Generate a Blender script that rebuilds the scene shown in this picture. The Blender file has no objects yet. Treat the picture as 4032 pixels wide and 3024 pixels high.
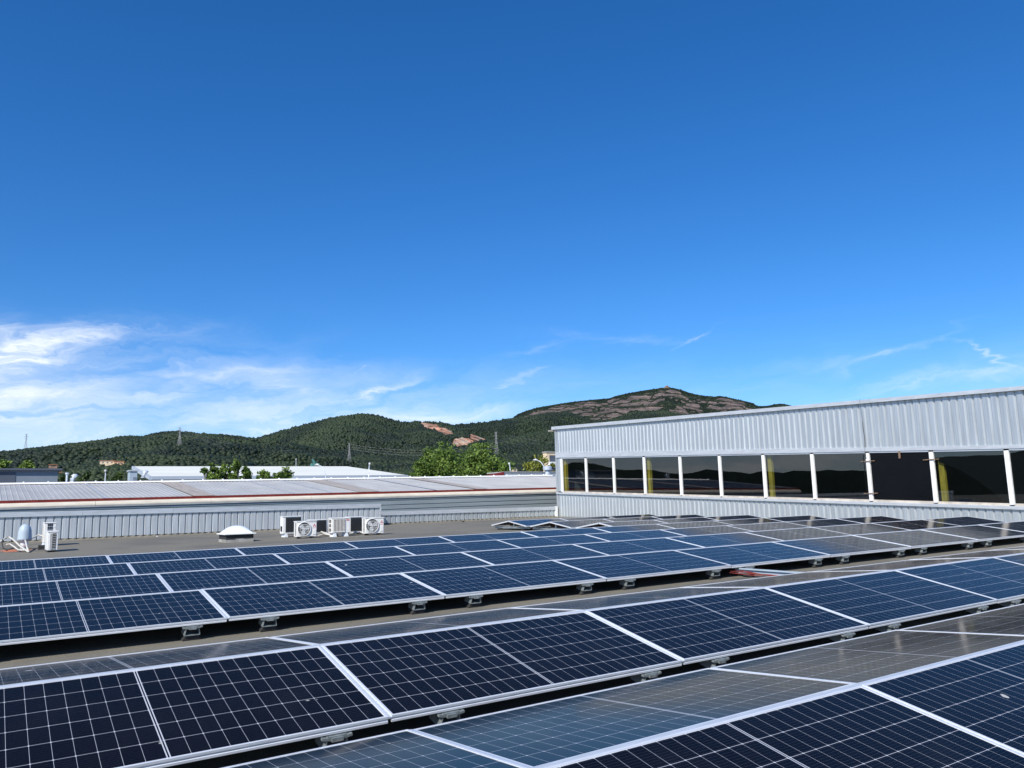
import bpy, math, random
import numpy as np
from mathutils import Matrix, Vector

rng = random.Random(7)
nrg = np.random.default_rng(11)
C = bpy.context.scene.collection
R = math.radians

# ------------------------------------------------------------------ camera
YAW, PITCH, ROLL, FPX = R(33.815), R(8.572), R(-1.423), 3107.65
fw = Vector((math.sin(YAW)*math.cos(PITCH), math.cos(YAW)*math.cos(PITCH), math.sin(PITCH)))
r0 = Vector((math.cos(YAW), -math.sin(YAW), 0.0)); u0 = r0.cross(fw)
rt = r0*math.cos(ROLL) + u0*math.sin(ROLL); up = u0*math.cos(ROLL) - r0*math.sin(ROLL)
cam_data = bpy.data.cameras.new('camera')
cam_data.sensor_width = 36.0; cam_data.lens = FPX/4032*36.0
cam_data.clip_start = 0.05; cam_data.clip_end = 40000
cam = bpy.data.objects.new('camera', cam_data); C.objects.link(cam)
cam.matrix_world = Matrix(((rt.x, up.x, -fw.x, 0), (rt.y, up.y, -fw.y, 0), (rt.z, up.z, -fw.z, 0), (0, 0, 0, 1)))
bpy.context.scene.camera = cam

def ray(x, y): return fw + rt*((x-2016)/FPX) - up*((y-1512)/FPX)
def at(x, y, Y): d = ray(x, y); return d*(Y/d.y)

# ------------------------------------------------------------------ light
SUN_EL = R(40); SUN_H = Vector((-0.85, -0.53, 0)).normalized()
sun_dir = SUN_H*math.cos(SUN_EL) + Vector((0, 0, math.sin(SUN_EL)))
sd = bpy.data.lights.new('sun', 'SUN'); sd.energy = 4.2; sd.angle = R(0.53); sd.color = (1.0, 0.955, 0.88)
so = bpy.data.objects.new('sun', sd); C.objects.link(so)
so.rotation_euler = (-sun_dir).to_track_quat('-Z', 'Y').to_euler()
sc = bpy.context.scene
sc.view_settings.view_transform = 'Standard'; sc.view_settings.look = 'None'
sc.view_settings.exposure = 0.42; sc.view_settings.gamma = 1.0

# node helper ---------------------------------------------------------------
class NT:
    def __init__(s, tree): s.t = tree; s.n = tree.nodes; s.l = tree.links
    def new(s, typ, **k):
        nd = s.n.new(typ)
        for a, b in k.items(): setattr(nd, a, b)
        return nd
    def put(s, sock, v):
        if isinstance(v, bpy.types.NodeSocket): s.l.new(v, sock)
        else: sock.default_value = v
    def m(s, op, a, b=0.0, c=0.0, clamp=False):
        nd = s.new('ShaderNodeMath', operation=op); nd.use_clamp = clamp
        s.put(nd.inputs[0], a); s.put(nd.inputs[1], b)
        if op in ('MULTIPLY_ADD', 'WRAP', 'COMPARE'): s.put(nd.inputs[2], c)
        return nd.outputs[0]
    def vec(s, x, y, z=0.0):
        nd = s.new('ShaderNodeCombineXYZ')
        for i, v in enumerate((x, y, z)): s.put(nd.inputs[i], v)
        return nd.outputs[0]
    def noise(s, v, scale, detail=4.0, rough=0.55, dist=0.0, out='Fac'):
        nd = s.new('ShaderNodeTexNoise')
        if v is not None: s.l.new(v, nd.inputs['Vector'])
        nd.inputs['Scale'].default_value = scale; nd.inputs['Detail'].default_value = detail
        nd.inputs['Roughness'].default_value = rough; nd.inputs['Distortion'].default_value = dist
        return nd.outputs[out]
    def ramp(s, v, a, b, lo=0.0, hi=1.0):
        nd = s.new('ShaderNodeMapRange', interpolation_type='SMOOTHSTEP')
        s.put(nd.inputs[0], v); nd.inputs[1].default_value = a; nd.inputs[2].default_value = b
        nd.inputs[3].default_value = lo; nd.inputs[4].default_value = hi
        return nd.outputs[0]
    def mix(s, f, a, b, typ='MIX'):
        nd = s.new('ShaderNodeMix', data_type='RGBA', blend_type=typ)
        s.put(nd.inputs[0], f)
        s.put(nd.inputs[6], a if isinstance(a, bpy.types.NodeSocket) else (*a, 1.0))
        s.put(nd.inputs[7], b if isinstance(b, bpy.types.NodeSocket) else (*b, 1.0))
        return nd.outputs[2]

# ------------------------------------------------------------------ sky
w = bpy.data.worlds.new('World'); bpy.context.scene.world = w; w.use_nodes = True
N = NT(w.node_tree); N.n.clear()
sky = N.new('ShaderNodeTexSky', sky_type='NISHITA')
sky.sun_disc = False; sky.sun_elevation = SUN_EL; sky.sun_rotation = math.atan2(SUN_H.x, SUN_H.y)
sky.altitude = 300; sky.air_density = 1.0; sky.dust_density = 0.35; sky.ozone_density = 2.2
hs = N.new('ShaderNodeHueSaturation'); hs.inputs['Saturation'].default_value = 1.15; hs.inputs['Value'].default_value = 1.0
N.l.new(N.mix(1.0, sky.outputs[0], (.61, .82, 1.13), 'MULTIPLY'), hs.inputs['Color'])
tc = N.new('ShaderNodeTexCoord'); sx = N.new('ShaderNodeSeparateXYZ'); N.l.new(tc.outputs['Generated'], sx.inputs[0])
DEG = 57.29578
az = N.m('MULTIPLY', N.m('ARCTAN2', sx.outputs[0], sx.outputs[1]), DEG)
el = N.m('MULTIPLY', N.m('ARCSINE', sx.outputs[2]), DEG)
wv = N.vec(N.m('MULTIPLY', az, .10), N.m('MULTIPLY', el, .24), 9.0)
wa_ = N.noise(wv, 1.6, 6.0, .6, .5); wb_ = N.noise(N.vec(N.m('MULTIPLY', az, .13), N.m('MULTIPLY', el, .30), 21.0), 1.8, 6.0, .6, .5)
az0, el0 = az, el
az = N.m('ADD', az, N.m('MULTIPLY', N.m('SUBTRACT', wa_, .5), 5.0)); el = N.m('ADD', el, N.m('MULTIPLY', N.m('SUBTRACT', wb_, .5), 2.6))
v1 = N.vec(N.m('MULTIPLY', az, 0.055), N.m('MULTIPLY', N.m('SUBTRACT', el, N.m('MULTIPLY', az, 0.08)), 0.26))
n1 = N.noise(v1, 1.5, 7.0, 0.56, 0.9)
v2 = N.vec(N.m('MULTIPLY', az, 0.12), N.m('MULTIPLY', N.m('SUBTRACT', el, N.m('MULTIPLY', az, 0.16)), 0.75), 3.7)
n2 = N.noise(v2, 1.3, 7.0, 0.6, 1.2)
def band(v, a, b, c, d): return N.m('MULTIPLY', N.ramp(v, a, b), N.ramp(v, c, d, 1.0, 0.0))
def blob(a0, e0, wa, we, slope=0.0):
    da = N.m('SUBTRACT', az, a0); de = N.m('SUBTRACT', N.m('SUBTRACT', el, e0), N.m('MULTIPLY', da, slope))
    q = N.m('ADD', N.m('POWER', N.m('ABSOLUTE', N.m('DIVIDE', da, wa)), 2.0), N.m('POWER', N.m('ABSOLUTE', N.m('DIVIDE', de, we)), 2.0))
    return N.m('EXPONENT', N.m('MULTIPLY', q, -1.0))
veil = N.m('MULTIPLY', band(el, -3.0, .5, 4.5, 11.5), N.ramp(az, 14.0, 48.0, 1.0, 0.14))
veil = N.m('MULTIPLY', veil, N.ramp(n1, 0.32, 0.70, 0.22, 1.0))
bank = blob(-1.0, 8.6, 12.0, 1.9, 0.12)
bank = N.m('MULTIPLY', bank, N.ramp(n1, 0.36, 0.62))
streaks = None
for (a0, e0, wa, we, sl, g) in ((4.2, 11.1, 2.5, .75, .18, 1.35), (0.6, 10.6, 1.6, 1.2, -.15, .9), (1.2, 9.4, 3.4, .9, .42, .9), (2.0, 7.4, 4.5, .5, .22, .6), (9.0, 11.7, 3.5, .8, .1, .30), (24.3, 8.15, 2.0, .30, .28, .8),
                            (17.3, 8.6, 2.2, .6, -.1, .45), (28.5, 6.5, 5.0, .6, .12, .40), (35.3, 9.3, 1.0, .18, .32, .50), (33.8, 8.6, .7, .16, .30, .40), (35.8, 11.1, 2.2, .26, .16, .34), (47.0, 11.1, 1.3, .18, .40, .45),
                            (42.0, 11.6, 5.0, .35, -.10, .20), (60.3, 9.1, 2.6, .20, .34, .42), (65.4, 8.4, 1.8, .15, -.55, .55), (65.0, 7.3, 6.0, .55, .06, .60), (56.0, 8.6, 4.0, .45, .02, .22), (45.0, 7.2, 6.0, .5, .03, .18),
                            (22.4, 9.5, .5, .06, .75, .4), (14.0, 9.2, 5.0, .35, .06, .3)):
    b = N.m('MULTIPLY', blob(a0, e0, wa, we, sl), g)
    streaks = b if streaks is None else N.m('ADD', streaks, b)
streaks = N.m('MULTIPLY', streaks, N.ramp(n2, 0.28, 0.68, 0.25, 1.0))
cloud = N.m('ADD', N.m('ADD', N.m('MULTIPLY', veil, 0.88), N.m('MULTIPLY', bank, 0.42)), N.m('MULTIPLY', streaks, 0.54))
cloud = N.m('MINIMUM', N.m('MULTIPLY', cloud, N.ramp(n2, 0.2, 0.75, 0.75, 1.1)), 0.92)
skycol = N.mix(cloud, hs.outputs[0], (7.6, 8.1, 8.7))
bg = N.new('ShaderNodeBackground'); bg.inputs['Strength'].default_value = 0.10
N.l.new(skycol, bg.inputs['Color'])
out = N.new('ShaderNodeOutputWorld'); N.l.new(bg.outputs[0], out.inputs[0])

# ------------------------------------------------------------------ materials
def mat(name, col, rough=0.6, metal=0.0, var=0.12, scale=6.0, stretch=(1, 1, 1), bump=0.0, bscale=60.0, spec=0.5, col2=None, obj=True):
    m = bpy.data.materials.new(name); m.use_nodes = True
    T = NT(m.node_tree); p = T.n['Principled BSDF']
    t = T.new('ShaderNodeTexCoord'); mp = T.new('ShaderNodeMapping'); mp.inputs['Scale'].default_value = stretch
    T.l.new(t.outputs['Object'], mp.inputs[0])
    f = T.noise(mp.outputs[0], scale, 6.0, 0.6)
    c2 = col2 if col2 else tuple(max(0.0, c*(1-2.2*var)) for c in col)
    cc = T.mix(T.ramp(f, 0.3, 0.72), c2, tuple(min(1, c*(1+var)) for c in col))
    T.l.new(cc, p.inputs['Base Color'])
    p.inputs['Roughness'].default_value = rough; p.inputs['Metallic'].default_value = metal
    p.inputs['Specular IOR Level'].default_value = spec
    if bump:
        b = T.new('ShaderNodeBump'); b.inputs['Strength'].default_value = bump; b.inputs['Distance'].default_value = 0.01
        T.l.new(T.noise(t.outputs['Object'], bscale, 3.0, 0.6), b.inputs['Height']); T.l.new(b.outputs[0], p.inputs['Normal'])
    return m

M = {}
M['alu'] = mat('anodised_aluminium', (.78, .80, .82), .36, .3, .05, 9, (1, 12, 12))
M['alu_dull'] = mat('dull_aluminium', (.58, .63, .68), .5, .35, .06, 9, (1, 12, 12))
M['zinc'] = mat('galvanised_steel', (.40, .45, .45), .42, .6, .16, 14)
M['clad'] = mat('pale_coated_steel', (.60, .632, .632), .40, .60, .08, 1.6, (2, 14, .5))
M['clad_old'] = mat('weathered_steel_cladding', (.53, .56, .57), .42, .25, .10, 1.6, (14, 2, .5))
M['flash'] = mat('flashing_steel', (.58, .61, .63), .38, .3, .06, 2.2, (1, 1, 6))
M['white'] = mat('white_paint', (.82, .82, .80), .45, 0, .03, 8)
M['ac_white'] = mat('enamel_white', (.80, .79, .75), .4, 0, .03, 10)
M['backsheet'] = mat('shade_grey_backsheet', (.38, .38, .38), .6, 0, .04, 3)  # white sheet painted grey to deepen the shade under the panel rows
M['plastic_white'] = mat('acrylic_white', (.80, .84, .87), .25, 0, .02, 4)
M['dark'] = mat('dark_void', (.010, .011, .012), .7, 0, .1, 5)
M['coil'] = mat('condenser_coil', (.035, .037, .038), .55, .2, .15, 40)
M['rubber'] = mat('black_rubber', (.026, .026, .027), .8, 0, .1, 20)
M['insul'] = mat('white_pipe_insulation', (.58, .56, .50), .7, 0, .08, 20)
M['blue_grey'] = mat('blue_grey_paint', (.40, .48, .54), .5, 0, .05, 6)
M['patch'] = mat('red_sealant', (.55, .19, .09), .75, 0, .22, 5)
M['red'] = mat('red_paint', (.26, .035, .028), .45, 0, .12, 3)
M['red_cable'] = mat('red_cable', (.30, .05, .04), .5, 0, .15, 8)
M['cream'] = mat('cream_fibre_cement', (.66, .60, .48), .7, 0, .07, 1.2, (1, 3, 6))
M['grey_soffit'] = mat('grey_soffit', (.40, .40, .38), .7, 0, .08, 2)
M['screw'] = mat('screw_heads', (.20, .21, .22), .6, .3, .1, 9)
M['siding'] = mat('horizontal_siding', (.34, .39, .40), .45, .2, .06, 1.2, (.4, 4, 6))
M['sheet_roof'] = mat('fibre_roof_sheet', (.40, .40, .385), .6, .0, .05, 0.8, (1.2, .5, 1), col2=(.345, .345, .335))
M['translucent'] = mat('weathered_translucent_sheet', (.43, .38, .32), .6, 0, .15, 1.6, (9, .4, 1), col2=(.30, .255, .21))
M['white_roof'] = mat('white_metal_roof', (.76, .75, .68), .6, 0, .03, .35, (.3, 2, 1), col2=(.68, .68, .59))
M['slate'] = mat('blue_slate_panel', (.20, .235, .275), .55, 0, .05, .4)
M['slate_dark'] = mat('dark_slate_panel', (.085, .10, .13), .55, 0, .05, .4)
M['yellow'] = mat('yellow_painted_steel', (.50, .40, .05), .5, 0, .18, 2.5, (1, 1, .6))
M['concrete'] = mat('concrete', (.34, .33, .30), .85, 0, .15, 2)
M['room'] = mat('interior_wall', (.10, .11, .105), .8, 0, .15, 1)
M['sheet_black'] = mat('black_plastic_sheet', (.003, .003, .004), .22, 0, .1, 2, bump=.4, bscale=3, spec=.25)
M['frame_beige'] = mat('beige_sill', (.60, .54, .46), .6, 0, .12, 3)
M['rust'] = mat('rusty_steel', (.30, .20, .13), .7, .2, .25, 30)
M['wood'] = mat('brown_board', (.22, .11, .07), .8, 0, .2, 6)
M['bark'] = mat('bark', (.16, .14, .11), .9, 0, .2, 10)
M['pylon'] = mat('pylon_steel', (.42, .42, .42), .6, .2, .1, .5)
M['ochre'] = mat('ochre_render', (.74, .46, .25), .85, 0, .06, .4)
M['ochre_pale'] = mat('pale_ochre_render', (.78, .62, .42), .85, 0, .06, .4)
M['tile'] = mat('terracotta_tile', (.42, .17, .08), .85, 0, .15, .8)
M['stone'] = mat('brown_stone', (.30, .20, .14), .9, 0, .15, .6)
M['logo_red'] = mat('logo_red', (.60, .03, .03), .5, 0, .02, 4)
M['lampglass'] = mat('lamp_glass', (.55, .55, .53), .3, 0, .02, 4)
M['teal'] = mat('teal_paint', (.10, .28, .25), .6, 0, .1, 1)
M['fan'] = mat('grey_plastic', (.55, .56, .55), .5, 0, .05, 5)
M['mesh_dark'] = mat('fan_cavity', (.16, .165, .16), .7, 0, .1, 10)
M['slat_brown'] = mat('brown_coil_fins', (.20, .175, .155), .6, .1, .12, 10)

def roof_material():
    m = bpy.data.materials.new('mineral_bitumen_felt'); m.use_nodes = True
    T = NT(m.node_tree); p = T.n['Principled BSDF']; t = T.new('ShaderNodeTexCoord'); o = t.outputs['Object']
    a = T.noise(o, 150.0, 2.0, 0.7); b = T.noise(o, 0.55, 5.0, 0.6); c = T.noise(o, 11.0, 4.0, 0.65)
    col = T.mix(T.ramp(a, .32, .68), (.108, .097, .072), (.255, .232, .178))
    col = T.mix(T.m('MULTIPLY', T.ramp(b, .44, .62), .50), col, (.090, .086, .072))
    col = T.mix(T.m('MULTIPLY', T.ramp(c, .52, .72), .35), col, (.20, .185, .155))
    s = T.new('ShaderNodeSeparateXYZ'); T.l.new(o, s.inputs[0])
    wob = T.m('MULTIPLY', T.m('SUBTRACT', T.noise(o, 1.2, 3), .5), .06)
    q = T.m('FRACT', T.m('MULTIPLY', T.m('ADD', s.outputs[1], wob), 1.0))
    seam = T.m('LESS_THAN', T.m('ABSOLUTE', T.m('SUBTRACT', q, .5)), .010)
    col = T.mix(T.m('MULTIPLY', seam, .55), col, (.045, .043, .038))
    T.l.new(col, p.inputs['Base Color']); p.inputs['Roughness'].default_value = .92
    bp = T.new('ShaderNodeBump'); bp.inputs['Strength'].default_value = .5; bp.inputs['Distance'].default_value = .006
    T.l.new(T.m('ADD', a, T.m('MULTIPLY', q, .8)), bp.inputs['Height']); T.l.new(bp.outputs[0], p.inputs['Normal'])
    return m
M['felt'] = roof_material()

def panel_material():
    m = bpy.data.materials.new('photovoltaic_glass'); m.use_nodes = True
    T = NT(m.node_tree); p = T.n['Principled BSDF']; t = T.new('ShaderNodeTexCoord')
    s = T.new('ShaderNodeSeparateXYZ'); T.l.new(t.outputs['Object'], s.inputs[0])
    x, y = s.outputs[0], s.outputs[1]
    GAP = .0085; CX = .0856; CY = .1692
    ax = T.m('SUBTRACT', T.m('ABSOLUTE', x), GAP)
    def gd(v, c):
        r = T.m('DIVIDE', v, c)
        return T.m('MULTIPLY', T.m('ABSOLUTE', T.m('SUBTRACT', r, T.m('ROUND', r))), c)
    dx = gd(ax, CX); dy = gd(y, CY)
    lx = T.m('LESS_THAN', dx, .0007); ly = T.m('LESS_THAN', dy, .0012)
    dia = T.m('LESS_THAN', T.m('ADD', dx, dy), .0065)
    cen = T.m('LESS_THAN', ax, 0.0); core = T.m('LESS_THAN', ax, -.0050)
    mrg = T.m('MAXIMUM', T.m('GREATER_THAN', ax, 12*CX), T.m('GREATER_THAN', T.m('ABSOLUTE', y), 3*CY))
    white = T.m('MAXIMUM', T.m('MAXIMUM', lx, ly), T.m('MAXIMUM', dia, T.m('MAXIMUM', mrg, T.m('SUBTRACT', cen, core))))
    # fine silver busbars: faint lines along the panel
    bb = T.m('LESS_THAN', gd(T.m('ADD', y, .0093), CY/9), .00035)
    # every cell has its own faint tone
    cid = T.vec(T.m('FLOOR', T.m('DIVIDE', ax, CX)), T.m('FLOOR', T.m('DIVIDE', y, CY)), T.m('SIGN', x))
    wn = T.new('ShaderNodeTexWhiteNoise'); T.l.new(cid, wn.inputs[0])
    oi = T.new('ShaderNodeObjectInfo')
    cell = T.mix(wn.outputs[0], (.0034, .0035, .0056), (.0050, .0052, .0082))
    cell = T.mix(T.m('MULTIPLY', oi.outputs['Random'], .6), cell, (.0036, .0044, .0105))
    cell = T.mix(T.m('MULTIPLY', bb, .22), cell, (.25, .25, .27))
    col = T.mix(white, cell, (.46, .48, .52))
    dust = T.noise(t.outputs['Object'], 2.2, 6, .65)
    col = T.mix(T.ramp(dust, .45, .85, 0.0, .010), col, (.42, .40, .36))
    ow = T.new('ShaderNodeNewGeometry')
    dr = T.noise(ow.outputs['Position'], 5.5, 2, .5)
    col = T.mix(T.ramp(dr, .765, .785), col, (.45, .44, .40))
    T.l.new(col, p.inputs['Base Color'])
    rgh = T.ramp(dust, .3, .8, .075, .14); T.l.new(rgh, p.inputs['Roughness'])
    p.inputs['Specular IOR Level'].default_value = 0.0
    gl = T.new('ShaderNodeBsdfGlossy'); gl.inputs[0].default_value = (1, .93, .84, 1); T.l.new(rgh, gl.inputs['Roughness'])
    ge = T.new('ShaderNodeNewGeometry'); dt = T.new('ShaderNodeVectorMath', operation='DOT_PRODUCT')
    T.l.new(ge.outputs['Incoming'], dt.inputs[0]); T.l.new(ge.outputs['Normal'], dt.inputs[1])
    k5 = T.m('POWER', T.m('SUBTRACT', 1.0, T.m('ABSOLUTE', dt.outputs['Value'])), 5.0)
    mx = T.new('ShaderNodeMixShader'); T.l.new(T.m('MULTIPLY_ADD', k5, .62, .006), mx.inputs[0])
    T.l.new(p.outputs[0], mx.inputs[1]); T.l.new(gl.outputs[0], mx.inputs[2]); T.l.new(mx.outputs[0], T.n['Material Output'].inputs[0])
    return m
M['pv'] = panel_material()

def glass_material(name, tint, rough=0.0):
    m = bpy.data.materials.new(name); m.use_nodes = True
    T = NT(m.node_tree); T.n.clear()
    tr = T.new('ShaderNodeBsdfTransparent'); tr.inputs[0].default_value = (*tint, 1)
    gl = T.new('ShaderNodeBsdfGlossy'); gl.inputs['Roughness'].default_value = rough; gl.inputs[0].default_value = (1, 1, 1, 1)
    t = T.new('ShaderNodeTexCoord')
    bp = T.new('ShaderNodeBump'); bp.inputs['Strength'].default_value = .05; bp.inputs['Distance'].default_value = .006
    T.l.new(T.noise(t.outputs['Object'], .9, 2), bp.inputs['Height']); T.l.new(bp.outputs[0], gl.inputs['Normal'])
    ge = T.new('ShaderNodeNewGeometry'); dt = T.new('ShaderNodeVectorMath', operation='DOT_PRODUCT')
    T.l.new(ge.outputs['Incoming'], dt.inputs[0]); T.l.new(ge.outputs['Normal'], dt.inputs[1])
    k = T.m('POWER', T.m('SUBTRACT', 1.0, T.m('ABSOLUTE', dt.outputs['Value'])), 5.0)
    mx = T.new('ShaderNodeMixShader'); T.l.new(T.m('MULTIPLY_ADD', k, .85, .095), mx.inputs[0])
    T.l.new(tr.outputs[0], mx.inputs[1]); T.l.new(gl.outputs[0], mx.inputs[2])
    o = T.new('ShaderNodeOutputMaterial'); T.l.new(mx.outputs[0], o.inputs[0])
    return m
M['glass'] = glass_material('dark_window_glass', (.60, .64, .62))

def leaf_material(name, c1, c2, trans=.25):
    m = bpy.data.materials.new(name); m.use_nodes = True
    T = NT(m.node_tree); p = T.n['Principled BSDF']
    a = T.new('ShaderNodeAttribute', attribute_name='tint')
    T.l.new(T.mix(a.outputs['Fac'], c1, c2), p.inputs['Base Color'])
    p.inputs['Roughness'].default_value = .6; p.inputs['Specular IOR Level'].default_value = .25
    if trans:
        tl = T.new('ShaderNodeBsdfTranslucent'); T.l.new(T.mix(a.outputs['Fac'], c1, c2), tl.inputs[0])
        mx = T.new('ShaderNodeMixShader'); mx.inputs[0].default_value = trans
        T.l.new(p.outputs[0], mx.inputs[1]); T.l.new(tl.outputs[0], mx.inputs[2])
        T.l.new(mx.outputs[0], T.n['Material Output'].inputs[0])
    return m
M['leaf'] = leaf_material('green_leaves', (.060, .110, .022), (.20, .29, .055))
M['leaf_yellow'] = leaf_material('yellow_green_leaves', (.10, .13, .025), (.30, .32, .06))
M['leaf_dark'] = leaf_material('dark_leaves', (.035, .062, .018), (.085, .13, .035))
M['wood_far'] = leaf_material('pine_crowns', (.010, .018, .010), (.034, .050, .020), 0)
M['wood_mid'] = leaf_material('hill_crowns', (.011, .020, .012), (.032, .048, .021), 0)

def hill_material(name, soil, green, ledges=False):
    m = bpy.data.materials.new(name); m.use_nodes = True
    T = NT(m.node_tree); p = T.n['Principled BSDF']; t = T.new('ShaderNodeTexCoord'); o = t.outputs['Object']
    a = T.new('ShaderNodeAttribute', attribute_name='rock')
    n = T.noise(o, .03, 6, .65); n3 = T.noise(o, .09, 5, .7)
    mp = T.new('ShaderNodeMapping'); mp.inputs['Scale'].default_value = (.004, .004, .045); T.l.new(o, mp.inputs[0])
    st = T.noise(mp.outputs[0], 1.0, 8, .65, .6)
    rock = T.mix(T.ramp(st, .35, .65), tuple(c*.55 for c in soil), soil)
    rock = T.mix(T.m('MULTIPLY', T.ramp(n3, .48, .66), T.ramp(st, .46, .62)), rock, (min(1, soil[0]*2.1), soil[1]*1.75, soil[2]*1.4))
    gr = T.mix(T.ramp(n, .35, .68), tuple(c*.55 for c in green), green)
    if ledges:
        m2 = T.new('ShaderNodeMapping'); m2.inputs['Scale'].default_value = (.006, .006, .075); T.l.new(o, m2.inputs[0])
        s2 = T.noise(m2.outputs[0], 1.0, 6, .6, 1.0)
        rock = T.mix(T.ramp(s2, .52, .60), rock, gr)
        m3 = T.new('ShaderNodeMapping'); m3.inputs['Scale'].default_value = (.05, .05, .012); T.l.new(o, m3.inputs[0])
        rock = T.mix(T.ramp(T.noise(m3.outputs[0], 1.0, 4, .6), .55, .66, 0, .55), rock, tuple(c*.5 for c in soil))
    else:
        rock = T.mix(T.ramp(T.noise(o, .022, 5, .65), .50, .62, 0, .8), rock, (.50, .43, .33))
        rock = T.mix(T.ramp(T.noise(o, .017, 5, .7, .8), .50, .60, 0, .9), rock, gr)
    T.l.new(T.mix(T.ramp(T.m('ADD', a.outputs['Fac'], T.m('MULTIPLY', T.m('SUBTRACT', n3, .5), .7)), .42, .58), gr, rock), p.inputs['Base Color'])
    p.inputs['Roughness'].default_value = .95; p.inputs['Specular IOR Level'].default_value = .1
    return m
M['hill'] = hill_material('wooded_hillside', (.46, .25, .17), (.016, .027, .013))
M['mountain'] = hill_material('red_cliff_mountain', (.148, .120, .113), (.014, .022, .015), True)  # mauve rock, muted further so distance haze is in its colour
M['ground'] = mat('dry_ground', (.16, .15, .11), .95, 0, .2, .02)

# ------------------------------------------------------------------ mesh builder
class MB:
    def __init__(s): s.v = []; s.f = []
    def quadv(s, pts): i = len(s.v); s.v += [tuple(p) for p in pts]; s.f.append(tuple(range(i, i+len(pts)))); return s
    def box(s, c, d, rot=None, taper=None):
        hx, hy, hz = d[0]/2, d[1]/2, d[2]/2; i = len(s.v)
        for z in (-1, 1):
            k = taper if (taper and z > 0) else 1
            for (x, y) in ((-1, -1), (1, -1), (1, 1), (-1, 1)):
                p = Vector((x*hx*k, y*hy*k, z*hz))
                if rot: p = rot @ p
                s.v.append((p.x+c[0], p.y+c[1], p.z+c[2]))
        for q in ((3, 2, 1, 0), (4, 5, 6, 7), (0, 1, 5, 4), (1, 2, 6, 5), (2, 3, 7, 6), (3, 0, 4, 7)): s.f.append(tuple(i+a for a in q))
        return s
    def box2(s, a, b): return s.box([(p+q)/2 for p, q in zip(a, b)], [abs(q-p) for p, q in zip(a, b)])
    def hexa(s, bot, top):
        i = len(s.v); s.v += [tuple(p) for p in bot]+[tuple(p) for p in top]
        for q in ((3, 2, 1, 0), (4, 5, 6, 7), (0, 1, 5, 4), (1, 2, 6, 5), (2, 3, 7, 6), (3, 0, 4, 7)): s.f.append(tuple(i+a for a in q))
        return s
    def tube(s, pts, r, n=8, caps=True):
        pts = [Vector(p) for p in pts]; rs = r if isinstance(r, (list, tuple)) else [r]*len(pts); i0 = len(s.v)
        for k, p in enumerate(pts):
            d = (pts[min(k+1, len(pts)-1)]-pts[max(k-1, 0)]).normalized()
            a = Vector((0, 0, 1)) if abs(d.z) < .9 else Vector((1, 0, 0))
            e1 = d.cross(a).normalized(); e2 = d.cross(e1)
            for j in range(n):
                t = 2*math.pi*j/n; q = p+(e1*math.cos(t)+e2*math.sin(t))*rs[k]; s.v.append(tuple(q))
        for k in range(len(pts)-1):
            for j in range(n):
                s.f.append((i0+k*n+j, i0+k*n+(j+1) % n, i0+(k+1)*n+(j+1) % n, i0+(k+1)*n+j))
        if caps:
            s.f.append(tuple(i0+j for j in range(n))); s.f.append(tuple(i0+(len(pts)-1)*n+j for j in reversed(range(n))))
        return s
    def lathe(s, prof, c=(0, 0, 0), n=20):
        i0 = len(s.v)
        for (r, z) in prof:
            for j in range(n):
                t = 2*math.pi*j/n; s.v.append((c[0]+r*math.cos(t), c[1]+r*math.sin(t), c[2]+z))
        for k in range(len(prof)-1):
            for j in range(n):
                s.f.append((i0+k*n+j, i0+k*n+(j+1) % n, i0+(k+1)*n+(j+1) % n, i0+(k+1)*n+j))
        s.f.append(tuple(i0+j for j in reversed(range(n)))); s.f.append(tuple(i0+(len(prof)-1)*n+j for j in range(n)))
        return s
    def prism(s, poly, axis, a, b):
        # poly of 2-D points in the two axes other than `axis`
        def pt(p, t):
            q = list(p); q.insert(axis, t); return tuple(q)
        i = len(s.v); n = len(poly)
        s.v += [pt(p, a) for p in poly]+[pt(p, b) for p in poly]
        s.f.append(tuple(i+k for k in range(n))); s.f.append(tuple(i+n+k for k in reversed(range(n))))
        for k in range(n): s.f.append((i+k, i+(k+1) % n, i+n+(k+1) % n, i+n+k))
        return s
    def build(s, name, m, parent=None, smooth=False, loc=None, bevel=0):
        me = bpy.data.meshes.new(name); me.from_pydata(s.v, [], s.f); me.validate(); me.update()
        import bmesh
        if len(s.f) > 1: bm = bmesh.new(); bm.from_mesh(me); bmesh.ops.recalc_face_normals(bm, faces=bm.faces); bm.to_mesh(me); bm.free()
        me.materials.append(m)
        if smooth: me.polygons.foreach_set('use_smooth', [True]*len(me.polygons))
        o = bpy.data.objects.new(name, me); C.objects.link(o)
        if parent: o.parent = parent
        if loc: o.location = loc
        if bevel:
            b = o.modifiers.new('bevel', 'BEVEL'); b.width = bevel; b.segments = 2; b.limit_method = 'ANGLE'
        return o
def tag(o, label=None, cat=None, group=None, kind=None):
    if label: o['label'] = label
    if cat: o['category'] = cat
    if group: o['group'] = group
    if kind: o['kind'] = kind
    return o
def empty(name, loc, label, cat, group=None, rz=0.0):
    o = bpy.data.objects.new(name, None); C.objects.link(o); o.location = loc; o.rotation_euler = (0, 0, rz); o.empty_display_size = .2
    return tag(o, label, cat, group)
def copy_tree(o, parent=None):
    c = o.copy(); C.objects.link(c)
    if parent: c.parent = parent
    for ch in o.children: copy_tree(ch, c)
    return c
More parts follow.
